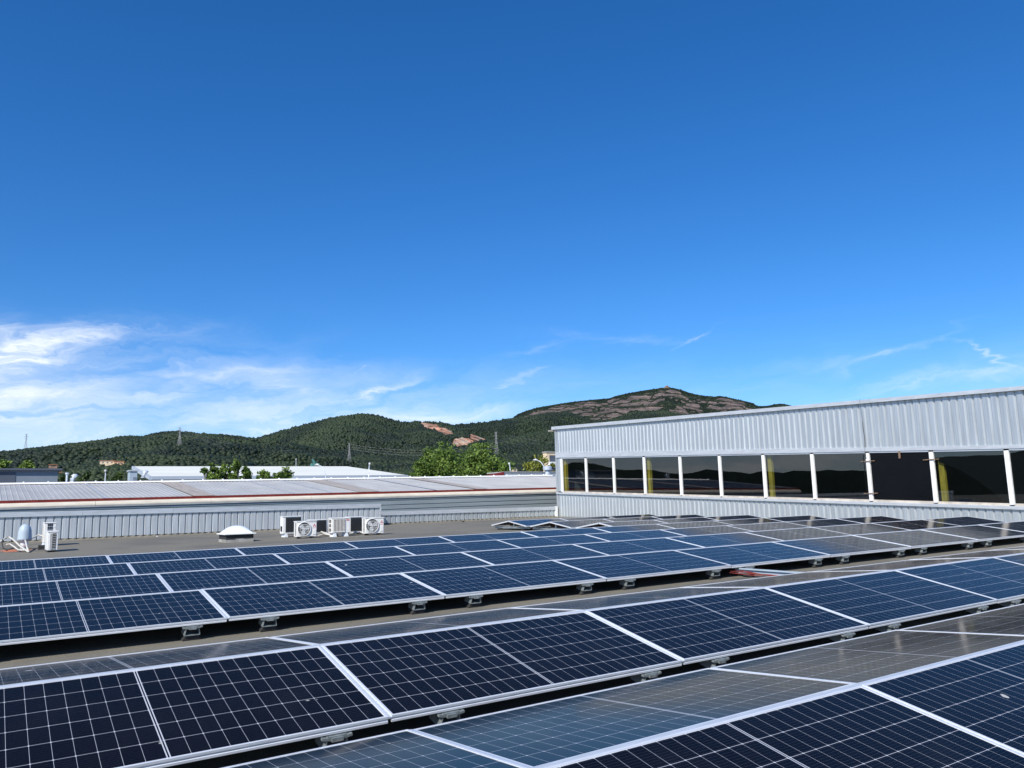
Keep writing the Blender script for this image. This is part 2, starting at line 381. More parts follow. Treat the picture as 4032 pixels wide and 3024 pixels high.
def np_mesh(name, verts, faces, m, attr=None, smooth=False, parent=None):
    verts = np.asarray(verts, np.float32); faces = np.asarray(faces, np.int32); k = faces.shape[1]
    me = bpy.data.meshes.new(name); me.vertices.add(len(verts)); me.vertices.foreach_set('co', verts.ravel())
    me.loops.add(faces.size); me.loops.foreach_set('vertex_index', faces.ravel())
    me.polygons.add(len(faces)); me.polygons.foreach_set('loop_start', np.arange(0, faces.size, k, dtype=np.int32))
    me.update(calc_edges=True); me.validate()
    if attr:
        for an, av in attr.items():
            a = me.attributes.new(an, 'FLOAT', 'POINT'); a.data.foreach_set('value', np.asarray(av, np.float32))
    if smooth: me.polygons.foreach_set('use_smooth', np.ones(len(faces), bool))
    me.materials.append(m)
    o = bpy.data.objects.new(name, me); C.objects.link(o)
    if parent: o.parent = parent
    return o

# ------------------------------------------------------------------ ground and the roof underfoot
GZ = -7.6
tag(MB().quadv([(-11000, -11000, GZ), (11000, -11000, GZ), (11000, 11000, GZ), (-11000, 11000, GZ)]).build('ground', M['ground']), kind='structure')
YA = 6.16
def zroof(X, Y):
    if Y > YA: return -1.075+.0063*X+.0069*(Y-8.23)
    return -1.172+.0063*X+.069*(Y-4.96)
rf = MB(); XL, XR = -14.0, 24.78
prof = [(-16.0, zroof(0, -16)), (YA, zroof(0, YA)), (33.4, zroof(0, 33.4))]
for (y0, z0), (y1, z1) in zip(prof[:-1], prof[1:]):
    rf.hexa([(XL, y0, GZ), (XR, y0, GZ), (XR, y1, GZ), (XL, y1, GZ)],
            [(XL, y0, z0+.0063*XL), (XR, y0, z0+.0063*XR), (XR, y1, z1+.0063*XR), (XL, y1, z1+.0063*XL)])
tag(rf.build('roof', M['felt']), kind='structure')

# ------------------------------------------------------------------ solar panels
LP = 2.12; X0 = 1.822; PL, PW, TH = 2.100, 1.046, .035
TILT = R(8.226); SF = R(3.948); SB = R(.397); TPIT = 2.321
def make_frame_mesh():
    b = MB(); lip = .012
    # outer bars with a shallow groove along the outside face
    for s in (-1, 1):
        y = s*PW/2
        b.prism([(y, 0), (y-s*lip, 0), (y-s*lip, -TH), (y, -TH), (y, -.024), (y-s*.003, -.022), (y-s*.003, -.014), (y, -.012)], 0, -PL/2, PL/2)
        x = s*(PL/2)
        b.prism([(x, 0), (x-s*lip, 0), (x-s*lip, -TH), (x, -TH), (x, -.024), (x-s*.003, -.022), (x-s*.003, -.014), (x, -.012)], 1, -PW/2+lip+.0005, PW/2-lip-.0005)
    return b
def make_foot(sign):
    # hollow galvanised bracket open towards the lower edge, hook on top, rubber pad below
    b = MB(); w, d, h, t = .128, .13, .078, .006
    z1 = -TH-.004; z0 = z1-h
    b.box((0, 0, z0+t/2), (w*.92, d, t)); b.box((0, 0, z1-t/2-.004), (w*.72, d*.8, t))
    rl = Matrix.Rotation(R(10), 3, 'Y'); rr = Matrix.Rotation(R(-10), 3, 'Y')
    b.box((-w/2+.010, 0, (z0+z1)/2), (t, d, h), rl); b.box((w/2-.010, 0, (z0+z1)/2), (t, d, h), rr)
    b.box((-w*.42, -d*.35, z1-.012), (.05, .05, .012), rl); b.box((w*.42, -d*.35, z1-.012), (.05, .05, .012), rr)
    b.box((0, -d*.42, z1-.008), (.085, .03, .014)); b.box((0, -d*.56, z1-.016), (.06, .012, .02))
    return b
def make_pad():
    b = MB(); z0 = -TH-.0845
    b.prism([(-.075, z0-.038), (.075, z0-.038), (.05, z0-.001), (-.05, z0-.001)], 1, -.05, .06)
    return b
protos = {}
def make_panel(kind):
    r = bpy.data.objects.new('solar_panel', None); C.objects.link(r); r.empty_display_size = .2
    fr = make_frame_mesh().build('frame', M['alu'], r)
    MB().quadv([(-PL/2+.012, -PW/2+.012, -.0035), (PL/2-.012, -PW/2+.012, -.0035), (PL/2-.012, PW/2-.012, -.0035), (-PL/2+.012, PW/2-.012, -.0035)]).build('cell_sheet', M['pv'], r)
    MB().quadv([(-PL/2+.013, -PW/2+.013, -.009), (-PL/2+.013, PW/2-.013, -.009), (PL/2-.013, PW/2-.013, -.009), (PL/2-.013, -PW/2+.013, -.009)]).build('backsheet', M['backsheet'], r)
    MB().box((PL/2+.010, 0, -.0075), (.0195, PW, .008)).build('joint_strip', M['alu_dull'], r)
    if kind == 'near':
        MB().box((0, PW/2+.012, -.006), (PL+.016, .0225, .010)).build('ridge_strip', M['alu_dull'], r)
        for fx in (.17, .865):
            x = (fx-.5)*LP
            f = make_foot(1).build('mounting_foot', M['zinc'], r); f.location = (x, -PW/2+.055, 0)
            MB.build(make_pad(), 'rubber_pad', M['rubber'], f)
    return r
proto_near = make_panel('near'); proto_far = make_panel('far'); first = {'near': True, 'far': True}
ROWS = {'A': (4.96-TPIT*math.cos(SF), -.860-TPIT*math.sin(SF), SF), 'B': (4.96, -.860, SF)}
for i, k in enumerate('CDEFGHI'): ROWS[k] = (8.231+i*TPIT, -.7635+i*TPIT*math.sin(SB), SB)
def place(row, side, k):
    Y, Z, s = ROWS[row]
    o = proto_near if side == 'near' else proto_far
    if first[side]: first[side] = False
    else: o = copy_tree(o)
    d = -1 if side == 'near' else 1
    a = d*(.0125+PW/2)
    ang = (TILT+s) if side == 'near' else (s-TILT)
    off = PW/2+.0125
    # the panel's top edge lies on the ridge line
    cy = Y + d*math.cos(ang)*off; cz = Z - math.sin(abs(TILT + (s if side == 'near' else -s)))*off
    cx = X0+(k+.5)*LP
    cz += .0063*cx
    mw = Matrix.Translation((cx, cy, cz)) @ Matrix.Rotation(-math.atan(.0063), 4, 'Y') @ Matrix.Rotation(ang, 4, 'X')
    jit = .0025
    mw = mw @ Matrix.Rotation(rng.uniform(-jit, jit), 4, 'Y') @ Matrix.Rotation(rng.uniform(-jit, jit)*.8, 4, 'X')
    o.matrix_world = mw
    return o
ORD = ['first', 'second', 'third', 'fourth', 'fifth', 'sixth', 'seventh', 'eighth', 'ninth', 'tenth', 'eleventh', 'twelfth', 'thirteenth']
def inframe(row, side, k):
    Y, Z, s = ROWS[row]; n = 0
    for fx in (.03, .25, .5, .75, .97):
        for fy in (.05, .5, .95):
            ang = (TILT+s) if side == 'near' else (s-TILT)
            d = -1 if side == 'near' else 1
            X = X0+(k+fx)*LP
            p = Vector((X, Y+d*math.cos(ang)*fy*PW, Z+.0063*X-math.sin(abs(ang))*fy*PW))
            dd = p.dot(fw)
            if dd < .1: continue
            u = 2016+FPX*p.dot(rt)/dd; v = 1512-FPX*p.dot(up)/dd
            if 0 <= u <= 4032 and 0 <= v <= 3024: n += 1
    return n > 0
DESC = {('A', 'near'): 'dark solar panel in the nearest row, bottom right corner',
        ('A', 'far'): 'grey reflecting solar panel behind the nearest ridge',
        ('B', 'near'): 'dark solar panel facing us just before the bare roof aisle',
        ('B', 'far'): 'thin grey strip of solar panel sloping to the bare aisle',
        ('C', 'near'): 'solar panel on metal feet along the aisle\'s far edge',
        ('D', 'near'): 'solar panel in the second row beyond the bare aisle',
        ('E', 'near'): 'solar panel in the third row beyond the bare aisle',
        ('F', 'near'): 'solar panel in the fourth row beyond the bare aisle',
        ('G', 'near'): 'solar panel in the nearest short row by the windows',
        ('H', 'near'): 'solar panel in the middle short row by the windows',
        ('I', 'near'): 'solar panel in the farthest short row by the windows',
        ('C', 'far'): 'rear-sloping solar panel behind the first ridge beyond the aisle',
        ('D', 'far'): 'rear-sloping solar panel behind the second ridge beyond the aisle',
        ('E', 'far'): 'rear-sloping solar panel behind the third ridge beyond the aisle',
        ('F', 'far'): 'rear-sloping solar panel behind the fourth ridge beyond the aisle',
        ('G', 'far'): 'rear-sloping solar panel at the open end of the nearest short row',
        ('H', 'far'): 'rear-sloping solar panel at the open end of the middle short row',
        ('I', 'far'): 'rear-sloping solar panel at the open end of the farthest short row'}
GRP = 'solar panels on the flat roof'
panels = {}
for row in 'ABCDEFGHI':
    for side in ('near', 'far'):
        lo, hi = (6, 8) if row in 'GHI' else (-6, 8)
        if side == 'far' and row in 'GHI': hi = 6
        ks = [k for k in range(lo, hi+1) if inframe(row, 'near' if row in 'CDEF' else side, k)]
        if row in 'GHI': ks = list(range(lo, hi+1))
        elif ks[0] > -6:
            o = place(row, side, ks[0]-1); tag(o, DESC[(row, side)]+', beyond the left picture edge', 'solar panel', GRP)
        for j, k in enumerate(ks):
            o = place(row, side, k); panels[(row, side, k)] = o
            lab = DESC[(row, side)]
            if len(ks) > 1: lab += ', %s from the left' % ORD[j]
            tag(o, lab, 'solar panel', GRP)

# open ends of the three short rows: base rail, prop and board under each first panel
def onroof(x, y):
    d = ray(x, y); c = -1.075-.0069*8.23
    return d*(c/(d.z-.0063*d.x-.0069*d.y))
for row in 'GHI':
    Y, Z, s = ROWS[row]; xe = X0+6*LP; o = panels[(row, 'near', 6)]
    zr = zroof(xe, Y); inv = o.matrix_world.inverted()
    def sub(b, name, m):
        q = b.build(name, m, o); q.matrix_parent_inverse = inv; return q
    b = MB(); b.box((xe+.16, Y, zr+.085), (.06, 2.02, .06)); sub(b, 'base_rail', M['zinc'])
    b = MB()
    for dy in (-.72, .72): b.box((xe+.15, Y+dy, zr+.027), (.16, .10, .054))
    sub(b, 'rubber_pad', M['rubber'])
    b = MB(); b.box((xe+.20, Y-.06, zr+.18), (.02, .05, .13), Matrix.Rotation(R(18), 3, 'X')); sub(b, 'prop', M['alu'])
    b = MB(); b.box((xe+.55, Y+.05, zr+.17), (.10, 1.15, .10)); sub(b, 'ballast_board', M['wood'])

# red cables and the zinc rail that cross the aisle
xr = 8.30
rail = empty('cable_tray', (xr, 6.5, zroof(xr, 6.5)), 'bluish zinc rail crossing the bare aisle beside red cables', 'cable tray')
b = MB(); b.box((.10, 0, .075), (.07, 1.55, .05)); b.box((.045, 0, .11), (.012, 1.55, .02)); b.build('rail', M['blue_grey'], rail)
b = MB()
for yy in (-.6, 0, .6): b.box((.10, yy, .024), (.10, .10, .048))
b.build('rubber_pad', M['rubber'], rail)
for i in range(5):
    b = MB(); pts = []; ox = -.05-.045*i; zz = .012+.012*(i % 3)
    for k in range(9):
        t = k/8
        pts.append((ox+.07*math.sin(3*t+i*1.7)+.16*t*t, .62-1.3*t+.02*math.sin(i*2+5*t), zz+.05*math.sin(math.pi*t)*(.4+.6*rng.random())+(.07*(1-t)**3)))
    if i == 0: cb = empty('red_cables', (xr, 6.5, zroof(xr, 6.5)), 'tangle of red cables on the bare aisle under the front panels', 'cables')
    b.tube(pts, .0045, 6); b.build('cable', M['red_cable'], cb, True)
xr = X0+3.42*LP
cb2 = empty('red_cables', (xr, 3.86, zroof(xr, 3.86)), 'short red cable loop in the dark gap at the right picture edge', 'cables')
for i in range(4):
    b = MB(); b.tube([(-.25+.12*t+.03*i, -.02-.02*i, .13+.03*math.sin(t*2+i)) for t in range(5)], .011, 6); b.build('cable', M['red_cable'], cb2, True)

# ------------------------------------------------------------------ window building on the right
WX = 24.8; WYE = 33.1; WYS = -4.0
def zl(k, Y):
    a, s = {'top': (3.90, .0415), 'topb': (3.74, .0395), 'band': (2.54, .057), 'head': (2.27, .0485), 'sill': (.54, .0425), 'fl': (.405, .0432)}[k]
    return a+s*(Y-33.0)
BLD = empty('window_building', (WX, WYE, zroof(WX, WYE)), 'long pale corrugated steel building with a ribbon of dark windows', 'building')
def ribbed(y0, y1, zb, zt, x, per=.236, dep=.045, flip=1):
    # vertical trapezoid sheet in the plane x = const, grooves cut inwards (+X); zb, zt are functions of Y
    b = MB(); pts = []
    y = y0
    while y < y1-.001:
        for (q, dd) in ((0, 0), (.132, 0), (.146, 1), (.176, 1), (.218, 0)):
            yy = y+q*per/.236
            if yy <= y1: pts.append((yy, dd*dep))
        y += per
    pts.append((y1, 0))
    i = len(b.v)
    for (yy, dd) in pts: b.v.append((x+dd, yy, zb(yy))); b.v.append((x+dd, yy, zt(yy)))
    for k in range(len(pts)-1): b.f.append((i+2*k, i+2*k+2, i+2*k+3, i+2*k+1))
    return b
def par(b, name, m, parent=BLD, **k):
    o = b.build(name, m, parent, **k); o.matrix_parent_inverse = Matrix.Translation(parent.location).inverted(); return o
par(ribbed(WYS, WYE-.10, lambda y: zl('band', y)-.01, lambda y: zl('topb', y)+.02, WX), 'upper_cladding', M['clad'])
par(ribbed(WYS, WYE-.10, lambda y: zroof(WX, y)-.02, lambda y: zl('fl', y)+.03, WX), 'lower_cladding', M['clad'])
def strip(y0, y1, za, zb, x0, x1, n=1):
    b = MB()
    b.hexa([(x0, y0, za(y0)), (x1, y0, za(y0)), (x1, y1, za(y1)), (x0, y1, za(y1))], [(x0, y0, zb(y0)), (x1, y0, zb(y0)), (x1, y1, zb(y1)), (x0, y1, zb(y1))])
    return b
def multi(y0, y1, step, za, zb, x0, x1):
    b = MB(); y = y1
    while y > y0+.01:
        ya = max(y0, y-step); q = strip(ya+.004, y-.004, za, zb, x0+rng.uniform(-.002, .002), x1); i = len(b.v)
        b.v += q.v; b.f += [tuple(a+i for a in f) for f in q.f]; y = ya
    return b
par(multi(WYS, WYE+.16, 6.0, lambda y: zl('topb', y), lambda y: zl('top', y), WX-.11, WX+.25), 'roof_flashing', M['flash'])
par(multi(WYS, WYE-.02, 6.0, lambda y: zl('head', y)+.0, lambda y: zl('band', y)+.015, WX-.035, WX+.05), 'head_flashing', M['flash'])
par(multi(WYS, WYE-.02, 6.0, lambda y: zl('fl', y), lambda y: zl('sill', y)-.055, WX-.075, WX+.06), 'sill_flashing', M['flash'])
par(strip(WYE-.10, WYE+.02, lambda y: zroof(WX, y)-.02, lambda y: zl('topb', y), WX-.012, WX+.2), 'corner_post', M['clad'])
par(ribbed(WYE-.52, WYE-.102, lambda y: zl('sill', y), lambda y: zl('head', y), WX+.012), 'corner_cladding', M['clad'])
# windows
MUL = [32.62, 30.64, 28.57, 26.48, 24.26, 22.06, 19.89, 17.74, 15.58, 13.42, 11.21, 9.05]
for i in range(len(MUL)-1):
    ya, yb = MUL[i+1], MUL[i]; ycen = (ya+yb)/2
    b = MB()
    for yy in ((yb,) if i < len(MUL)-2 else (yb, ya)):
        wd = .062
        b.hexa([(WX-.02, yy-wd, zl('sill', yy)-.02), (WX+.06, yy-wd, zl('sill', yy)-.02), (WX+.06, yy+wd, zl('sill', yy)-.02), (WX-.02, yy+wd, zl('sill', yy)-.02)],
               [(WX-.02, yy-wd, zl('head', yy)-.05), (WX+.06, yy-wd, zl('head', yy)-.05), (WX+.06, yy+wd, zl('head', yy)-.05), (WX-.02, yy+wd, zl('head', yy)-.05)])
    fr = par(b, 'window', M['white'])
    def sub(bb, name, m):
        q = bb.build(name, m, fr); q.matrix_parent_inverse = fr.matrix_basis.inverted(); return q
    b = strip(ya+.077, yb-.077, lambda y: zl('sill', y)-.055, lambda y: zl('sill', y)+.02, WX-.045, WX+.055)
    sub(b, 'sill', M['frame_beige'])
    b = strip(ya+.077, yb-.077, lambda y: zl('head', y)-.05, lambda y: zl('head', y)-.002, WX-.01, WX+.055)
    sub(b, 'head_frame', M['alu_dull'])
    b = MB(); b.quadv([(WX+.03, yb-.076, zl('sill', yb)+.021), (WX+.03, ya+.076, zl('sill', ya)+.021), (WX+.03, ya+.076, zl('head', ya)-.051), (WX+.03, yb-.076, zl('head', yb)-.051)])
    pane = sub(b, 'pane', M['sheet_black'] if i == 8 else M['glass'])
    if i == 8:
        fr['label'] = 'window blacked out with a dark sheet'
        b = MB()
        for (yy, zf, hor) in ((yb-.02, .80, 1), (yb-.02, .14, 1), (ya+.0, .82, 1), ((ya+yb)/2-.05, .93, 0)):
            zz = zl('sill', yy)*(1-zf)+zl('head', yy)*zf
            if hor: b.box((WX-.04, yy, zz), (.03, .50, .025))
            else: b.box((WX-.01, yy, zz), (.03, .06, .26))
        sub(b, 'latch_bar', M['rust'])
    if i in (9, 10):
        b = MB(); zz0, zz1 = zl('sill', ycen), zl('head', ycen)
        if i == 9: poly = [(yb-.08, zl('head', yb)-.06), (ya+.08, zl('head', ya)-.06), (ya+.08, zl('sill', ya)+.03), (ya+.20, zl('sill', ya)+.04), (ya+.55, zz0+.33), (ya+.95, zz0+.68), (ya+1.45, zz0+1.02), (yb-.2, zz0+1.28)]
        else: poly = [(yb-.08, zl('head', yb)-.06), (ya+.08, zl('head', ya)-.06), (ya+.08, zl('sill', ya)+.03), (yb-.08, zl('sill', yb)+.03)]
        b.prism([(y, z) for (y, z) in poly], 0, WX+.06, WX+.072)
        sub(b, 'black_sheet', M['sheet_black'])
    # painted steel stanchion inside the glass
    if i in (0, 3, 6, 9):
        b = MB(); yy = yb-.27+.13*yb/WX; b.box((WX+.22, yy, (zroof(WX, yy)+zl('head', yy)+.6)/2), (.13, .13, zl('head', yy)+.6-zroof(WX, yy)))
        b.box((WX+.148, yy, (zroof(WX, yy)+zl('head', yy)+.6)/2), (.012, .17, zl('head', yy)+.6-zroof(WX, yy)))
        q = par(b, 'steel_column', M['yellow'])
# shell: roof deck, floor, far walls
XB = WX+26
def deck(y): return zl('top', y)-.20
b = MB(); b.hexa([(WX+.26, WYS, deck(WYS)), (XB, WYS, deck(WYS)), (XB, WYE, deck(WYE)), (WX+.26, WYE, deck(WYE))], [(WX+.26, WYS, deck(WYS)+.15), (XB, WYS, deck(WYS)+.15), (XB, WYE, deck(WYE)+.15), (WX+.26, WYE, deck(WYE)+.15)])
par(b, 'roof', M['sheet_roof'])
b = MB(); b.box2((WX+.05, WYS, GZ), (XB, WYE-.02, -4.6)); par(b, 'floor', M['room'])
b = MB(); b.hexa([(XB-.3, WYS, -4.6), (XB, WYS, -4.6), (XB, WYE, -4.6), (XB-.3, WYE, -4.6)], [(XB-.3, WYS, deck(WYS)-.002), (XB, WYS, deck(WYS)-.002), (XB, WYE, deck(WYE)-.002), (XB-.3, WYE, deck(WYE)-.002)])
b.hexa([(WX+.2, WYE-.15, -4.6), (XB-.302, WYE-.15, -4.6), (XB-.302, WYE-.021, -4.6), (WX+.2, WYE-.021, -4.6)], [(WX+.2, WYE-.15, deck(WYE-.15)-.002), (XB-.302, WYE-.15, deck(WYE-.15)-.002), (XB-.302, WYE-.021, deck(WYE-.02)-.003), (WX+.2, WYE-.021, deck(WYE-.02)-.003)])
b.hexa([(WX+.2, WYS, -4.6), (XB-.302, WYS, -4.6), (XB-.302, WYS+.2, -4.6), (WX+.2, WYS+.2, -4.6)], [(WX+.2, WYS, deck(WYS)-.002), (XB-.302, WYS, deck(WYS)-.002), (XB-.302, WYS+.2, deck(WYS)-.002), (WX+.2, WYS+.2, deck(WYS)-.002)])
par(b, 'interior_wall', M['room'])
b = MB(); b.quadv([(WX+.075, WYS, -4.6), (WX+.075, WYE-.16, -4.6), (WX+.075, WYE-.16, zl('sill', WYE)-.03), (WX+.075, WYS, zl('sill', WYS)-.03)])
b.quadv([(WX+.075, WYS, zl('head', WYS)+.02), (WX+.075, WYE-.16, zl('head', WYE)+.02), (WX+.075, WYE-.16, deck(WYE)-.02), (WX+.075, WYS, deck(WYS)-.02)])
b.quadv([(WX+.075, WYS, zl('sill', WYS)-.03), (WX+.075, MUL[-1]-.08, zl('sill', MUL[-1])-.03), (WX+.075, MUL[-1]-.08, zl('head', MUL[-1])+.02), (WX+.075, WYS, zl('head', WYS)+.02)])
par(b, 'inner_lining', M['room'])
b = MB(); b.box((WX-.16, WYE+.12, zl('topb', WYE)-.06), (.30, .10, .05)); par(b, 'gutter_end', M['frame_beige'])
# slack black cable down the wall
yc = 15.60
b = MB(); zt = zl('topb', yc); pts = [(WX-.13, yc, zl('top', yc)+.03), (WX-.125, yc, zt-.02), (WX-.03, yc+.02, zt-.55)]
pts += [(WX-.028, yc+.02+.012*math.sin(k*.9), zt-.55-k*.12) for k in range(1, 12)]
pts += [(WX-.05, yc+.10, zl('head', yc)-.1), (WX-.05, yc+.11, zl('sill', yc)+.2)]
tag(b.tube(pts, [.004, .004, .005]+[.011]*(len(pts)-3), 6).build('cable', M['rubber'], None, True), 'thin black cable hanging down the pale corrugated wall above the windows', 'cable')

# ------------------------------------------------------------------ low corrugated parapets at the back of the roof
def ribbed_x(x0, x1, zb, zt, y, per=.24, dep=.045):
    b = MB(); pts = []; x = x0
    while x < x1-.001:
        for (q, dd) in ((0, 0), (.168, 0), (.174, 1), (.202, 1), (.230, 0)):
            if x+q*per/.24 <= x1: pts.append((x+q*per/.24, dd*dep))
        x += per
    pts.append((x1, 0))
    for (xx, dd) in pts: b.v.append((xx, y+dd, zb(xx))); b.v.append((xx, y+dd, zt(xx)))
    for k in range(len(pts)-1): b.f.append((2*k, 2*k+2, 2*k+3, 2*k+1))
    return b
def parapet(name, x0, x1, y, ztop, label, m):
    P = empty(name, (x0, y, zroof(x0, y)), label, 'parapet wall')
    par(ribbed_x(x0+.02, x1-.02, lambda x: zroof(x, y)+.055, lambda x: ztop-.15, y), 'cladding', m, P)
    b = MB(); x = x0
    while x < x1-.01:
        xe = min(x1, x+3.0); j = rng.uniform(-.002, .002); b.box2((x+.003, y-.05+j, ztop-.17), (xe-.003, y+.0, ztop)); b.box2((x+.003, y+.001, ztop-.03), (xe-.003, y+.45, ztop-.001)); x = xe
    par(b, 'cap_flashing', M['flash'], P)
    b = MB(); b.box2((x0, y+.06, GZ+1), (x1, y+.44, ztop-.04)); par(b, 'core', M['dark'], P)
    b = MB(); i = 0; x = x0; k = 0
    while x < x1:
        h = .055 if k % 2 else .012
        for (yy, zz) in ((y-.09-.03*(k % 2), -.008), (y-.02, h), (y+.05, h+.01)): b.v.append((x, yy, zroof(x, y)+zz))
        if k:
            n_ = len(b.v)-6
            for q in range(2): b.f.append((n_+q, n_+3+q, n_+4+q, n_+1+q))
        x += .12; k += 1
    par(b, 'felt_upstand', M['felt'], P)
    return P
P1 = parapet('parapet', -12.0, 14.42, 32.0, .112, 'taller weathered corrugated steel parapet behind the air conditioners', M['clad_old'])
b = MB(); b.box2((14.36, 31.955, zroof(14.4, 32)), (14.43, 33.0, .10)); par(b, 'end_flashing', M['flash'], P1)
P2 = parapet('parapet', 14.44, 24.66, 33.0, -.235, 'lower pale corrugated steel parapet running to the window building', M['clad'])
b = MB(); b.box2((24.58, 32.93, zroof(24.7, 33)), (24.70, 33.05, -.22)); par(b, 'end_flashing', M['white'], P2)
for (x, y, s, lab) in ((5.35, 31.2, .03, 'small white scrap lying on the roof before the taller parapet'), (18.3, 31.6, .06, 'dark lump of debris on the roof before the lower parapet')):
    b = MB(); b.lathe([(s, 0), (s*1.1, s*.5), (s*.6, s*.9)], (0, 0, 0), 7)
    tag(b.build('debris', M['white'] if s < .05 else M['rubber'], None, False, (x, y, zroof(x, y))), lab, 'debris')

# ------------------------------------------------------------------ neighbouring long building with the red gutter
NY = 37.5; NX0, NX1 = -.35, 34.0
NB = empty('neighbour_building', (NX0, NY, GZ), 'long low building with grey ribbed roof, red gutter and cream eave', 'building')
def ze(X): return .50+.0095*X
def zrg(X): return 1.53+.0108*X
NRY = 46.0
b = MB(); per = .21; pts = []; x = NX0
while x < NX1:
    for (q, dd) in ((0, 0), (.136, 0), (.150, .016), (.172, .016), (.186, 0)):
        if x+q <= NX1: pts.append((x+q, dd))
    x += per
for (xx, dd) in pts: b.v.append((xx, NY-.05, ze(xx)+.05+dd)); b.v.append((xx, NRY, zrg(xx)-.06+dd))
for k in range(len(pts)-1): b.f.append((2*k, 2*k+2, 2*k+3, 2*k+1))
par(b, 'roof', M['sheet_roof'], NB)
b = MB(); b.quadv([(NX0, NRY, zrg(NX0)-.06), (NX1, NRY, zrg(NX1)-.06), (NX1, NRY+8.5, ze(NX1)+.05), (NX0, NRY+8.5, ze(NX0)+.05)]); par(b, 'rear_roof', M['sheet_roof'], NB)
b = MB(); x = NX0-.1
while x < NX1:
    xe = min(NX1, x+1.05)
    b.hexa([(x, NRY-.22, zrg(x)-.045), (xe, NRY-.22, zrg(xe)-.045), (xe, NRY+.22, zrg(xe)-.045), (x, NRY+.22, zrg(x)-.045)], [(x, NRY-.16, zrg(x)+.035), (xe, NRY-.16, zrg(xe)+.035), (xe, NRY+.16, zrg(xe)+.035), (x, NRY+.16, zrg(x)+.035)])
    b.box((x, NRY-.1, zrg(x)+.06), (.06, .10, .05)); x = xe+.004
par(b, 'ridge_cap', M['white'], NB)
# weathered translucent sheets let into the roof
def rsheet(xa, xb, wd, lift=.038):
    b = MB()
    def p(x, t): z0 = ze(x)+.05; z1 = zrg(x)-.06; return (x, NY-.05+(NRY-NY+.05)*t, z0+(z1-z0)*t+lift)
    b.quadv([p(xa, 0.0), p(xa+wd, 0.0), p(xa+wd, .985), p(xa, .985)]); return b
for (xa, wd) in ((-.05, .42), (7.85, .95), (15.75, 1.15), (22.6, .8)):
    par(rsheet(xa, xa, wd), 'translucent_sheet', M['translucent'], NB)
for xa in (4.3, 12.4, 14.3, 20.1):
    par(rsheet(xa, xa, .07, .041), 'sheet_lap', M['flash'], NB)
b = MB(); b.hexa([(NX0-.16, NY-.1, ze(NX0)-.1), (NX0-.005, NY-.1, ze(NX0)-.1), (NX0-.005, NRY, zrg(NX0)-.2), (NX0-.16, NRY, zrg(NX0)-.2)], [(NX0-.16, NY-.1, ze(NX0)+.09), (NX0-.005, NY-.1, ze(NX0)+.09), (NX0-.005, NRY, zrg(NX0)+.0), (NX0-.16, NRY, zrg(NX0)+.0)]); par(b, 'verge_trim', M['flash'], NB)
def sweep_x(poly, zf, x0, x1, step=3.0, gap=.0):
    b = MB(); x = x0
    while x < x1-.01:
        xe = min(x1, x+step)-gap; n = len(poly); i = len(b.v)
        for xx in (x, xe): b.v += [(xx, y, zf(xx)+z) for (y, z) in poly]
        b.f.append(tuple(i+k for k in range(n))); b.f.append(tuple(i+n+k for k in reversed(range(n))))
        for k in range(n): b.f.append((i+k, i+(k+1) % n, i+n+(k+1) % n, i+n+k))
        x = min(x1, x+step)
    return b
par(sweep_x([(NY-.20, -.03), (NY-.06, -.03), (NY-.06, .045), (NY-.16, .045), (NY-.20, .075), (NY-.225, .075)], ze, NX0-.3, NX1), 'gutter', M['red'], NB)
cp = [(NY-.16, -.036), (NY-.27, -.036), (NY-.34, -.10), (NY-.37, -.16), (NY-.375, -.20), (NY-.16, -.20)]
par(sweep_x(cp, ze, NX0-.3, NX1, 4.6, .012), 'eave_moulding', M['cream'], NB)
par(sweep_x([(NY-.371, -.203), (NY-.371, -.275), (NY-.33, -.275), (NY-.33, -.203)], ze, NX0-.3, NX1, 4.6, .006), 'soffit', M['grey_soffit'], NB)
prof = []; z = -.205
while z > -1.5: prof += [(0, z), (0, z-.165), (.045, z-.172), (.045, z-.20)]; z -= .222
b = MB()
for (d, z) in prof: b.v += [(NX0-.2, NY-.325+d, ze(NX0)+z), (NX1, NY-.325+d, ze(NX1)+z)]
for k in range(len(prof)-1): b.f.append((2*k, 2*k+1, 2*k+3, 2*k+2))
par(b, 'siding', M['siding'], NB)
b = MB(); b.hexa([(NX0, NY+.2, GZ), (NX1, NY+.2, GZ), (NX1, NRY+8.4, GZ), (NX0, NRY+8.4, GZ)], [(NX0, NY+.2, ze(NX0)-.1), (NX1, NY+.2, ze(NX1)-.1), (NX1, NRY+8.4, ze(NX1)-.1), (NX0, NRY+8.4, ze(NX0)-.1)]); par(b, 'core', M['concrete'], NB)
# cowls standing on its ridge
def cowl(x, y, Y, s, label, parent=None):
    p = at(x, y, Y); c = empty('roof_vent', p, label, 'roof vent')
    MB().tube([(0, 0, -.3*s), (0, 0, .18*s), (.05*s, 0, .32*s), (.18*s, 0, .42*s), (.34*s, 0, .40*s), (.46*s, 0, .30*s)], [.24*s, .24*s, .26*s, .28*s, .29*s, .29*s], 14).build('hood', M['alu_dull'], c, True)
    MB().lathe([(.30*s, -.32*s), (.30*s, -.26*s), (.22*s, -.25*s)], (0, 0, 0), 14).build('collar', M['flash'], c)
    return c
cowl(284, 1888, 46.4, .42, 'curved metal exhaust cowl on the neighbour ridge, nearer the slate-blue building')
cowl(564, 1872, 52.0, .45, 'curved metal exhaust cowl in front of the white roof corner')
p = at(263, 1886, 46.4)
tag(MB().lathe([(.05, -.3), (.05, .22), (.09, .24), (.09, .32)], (0, 0, 0), 8).build('vent_pipe', M['alu_dull'], None, False, p), 'thin short vent pipe just left of a curved cowl', 'pipe')
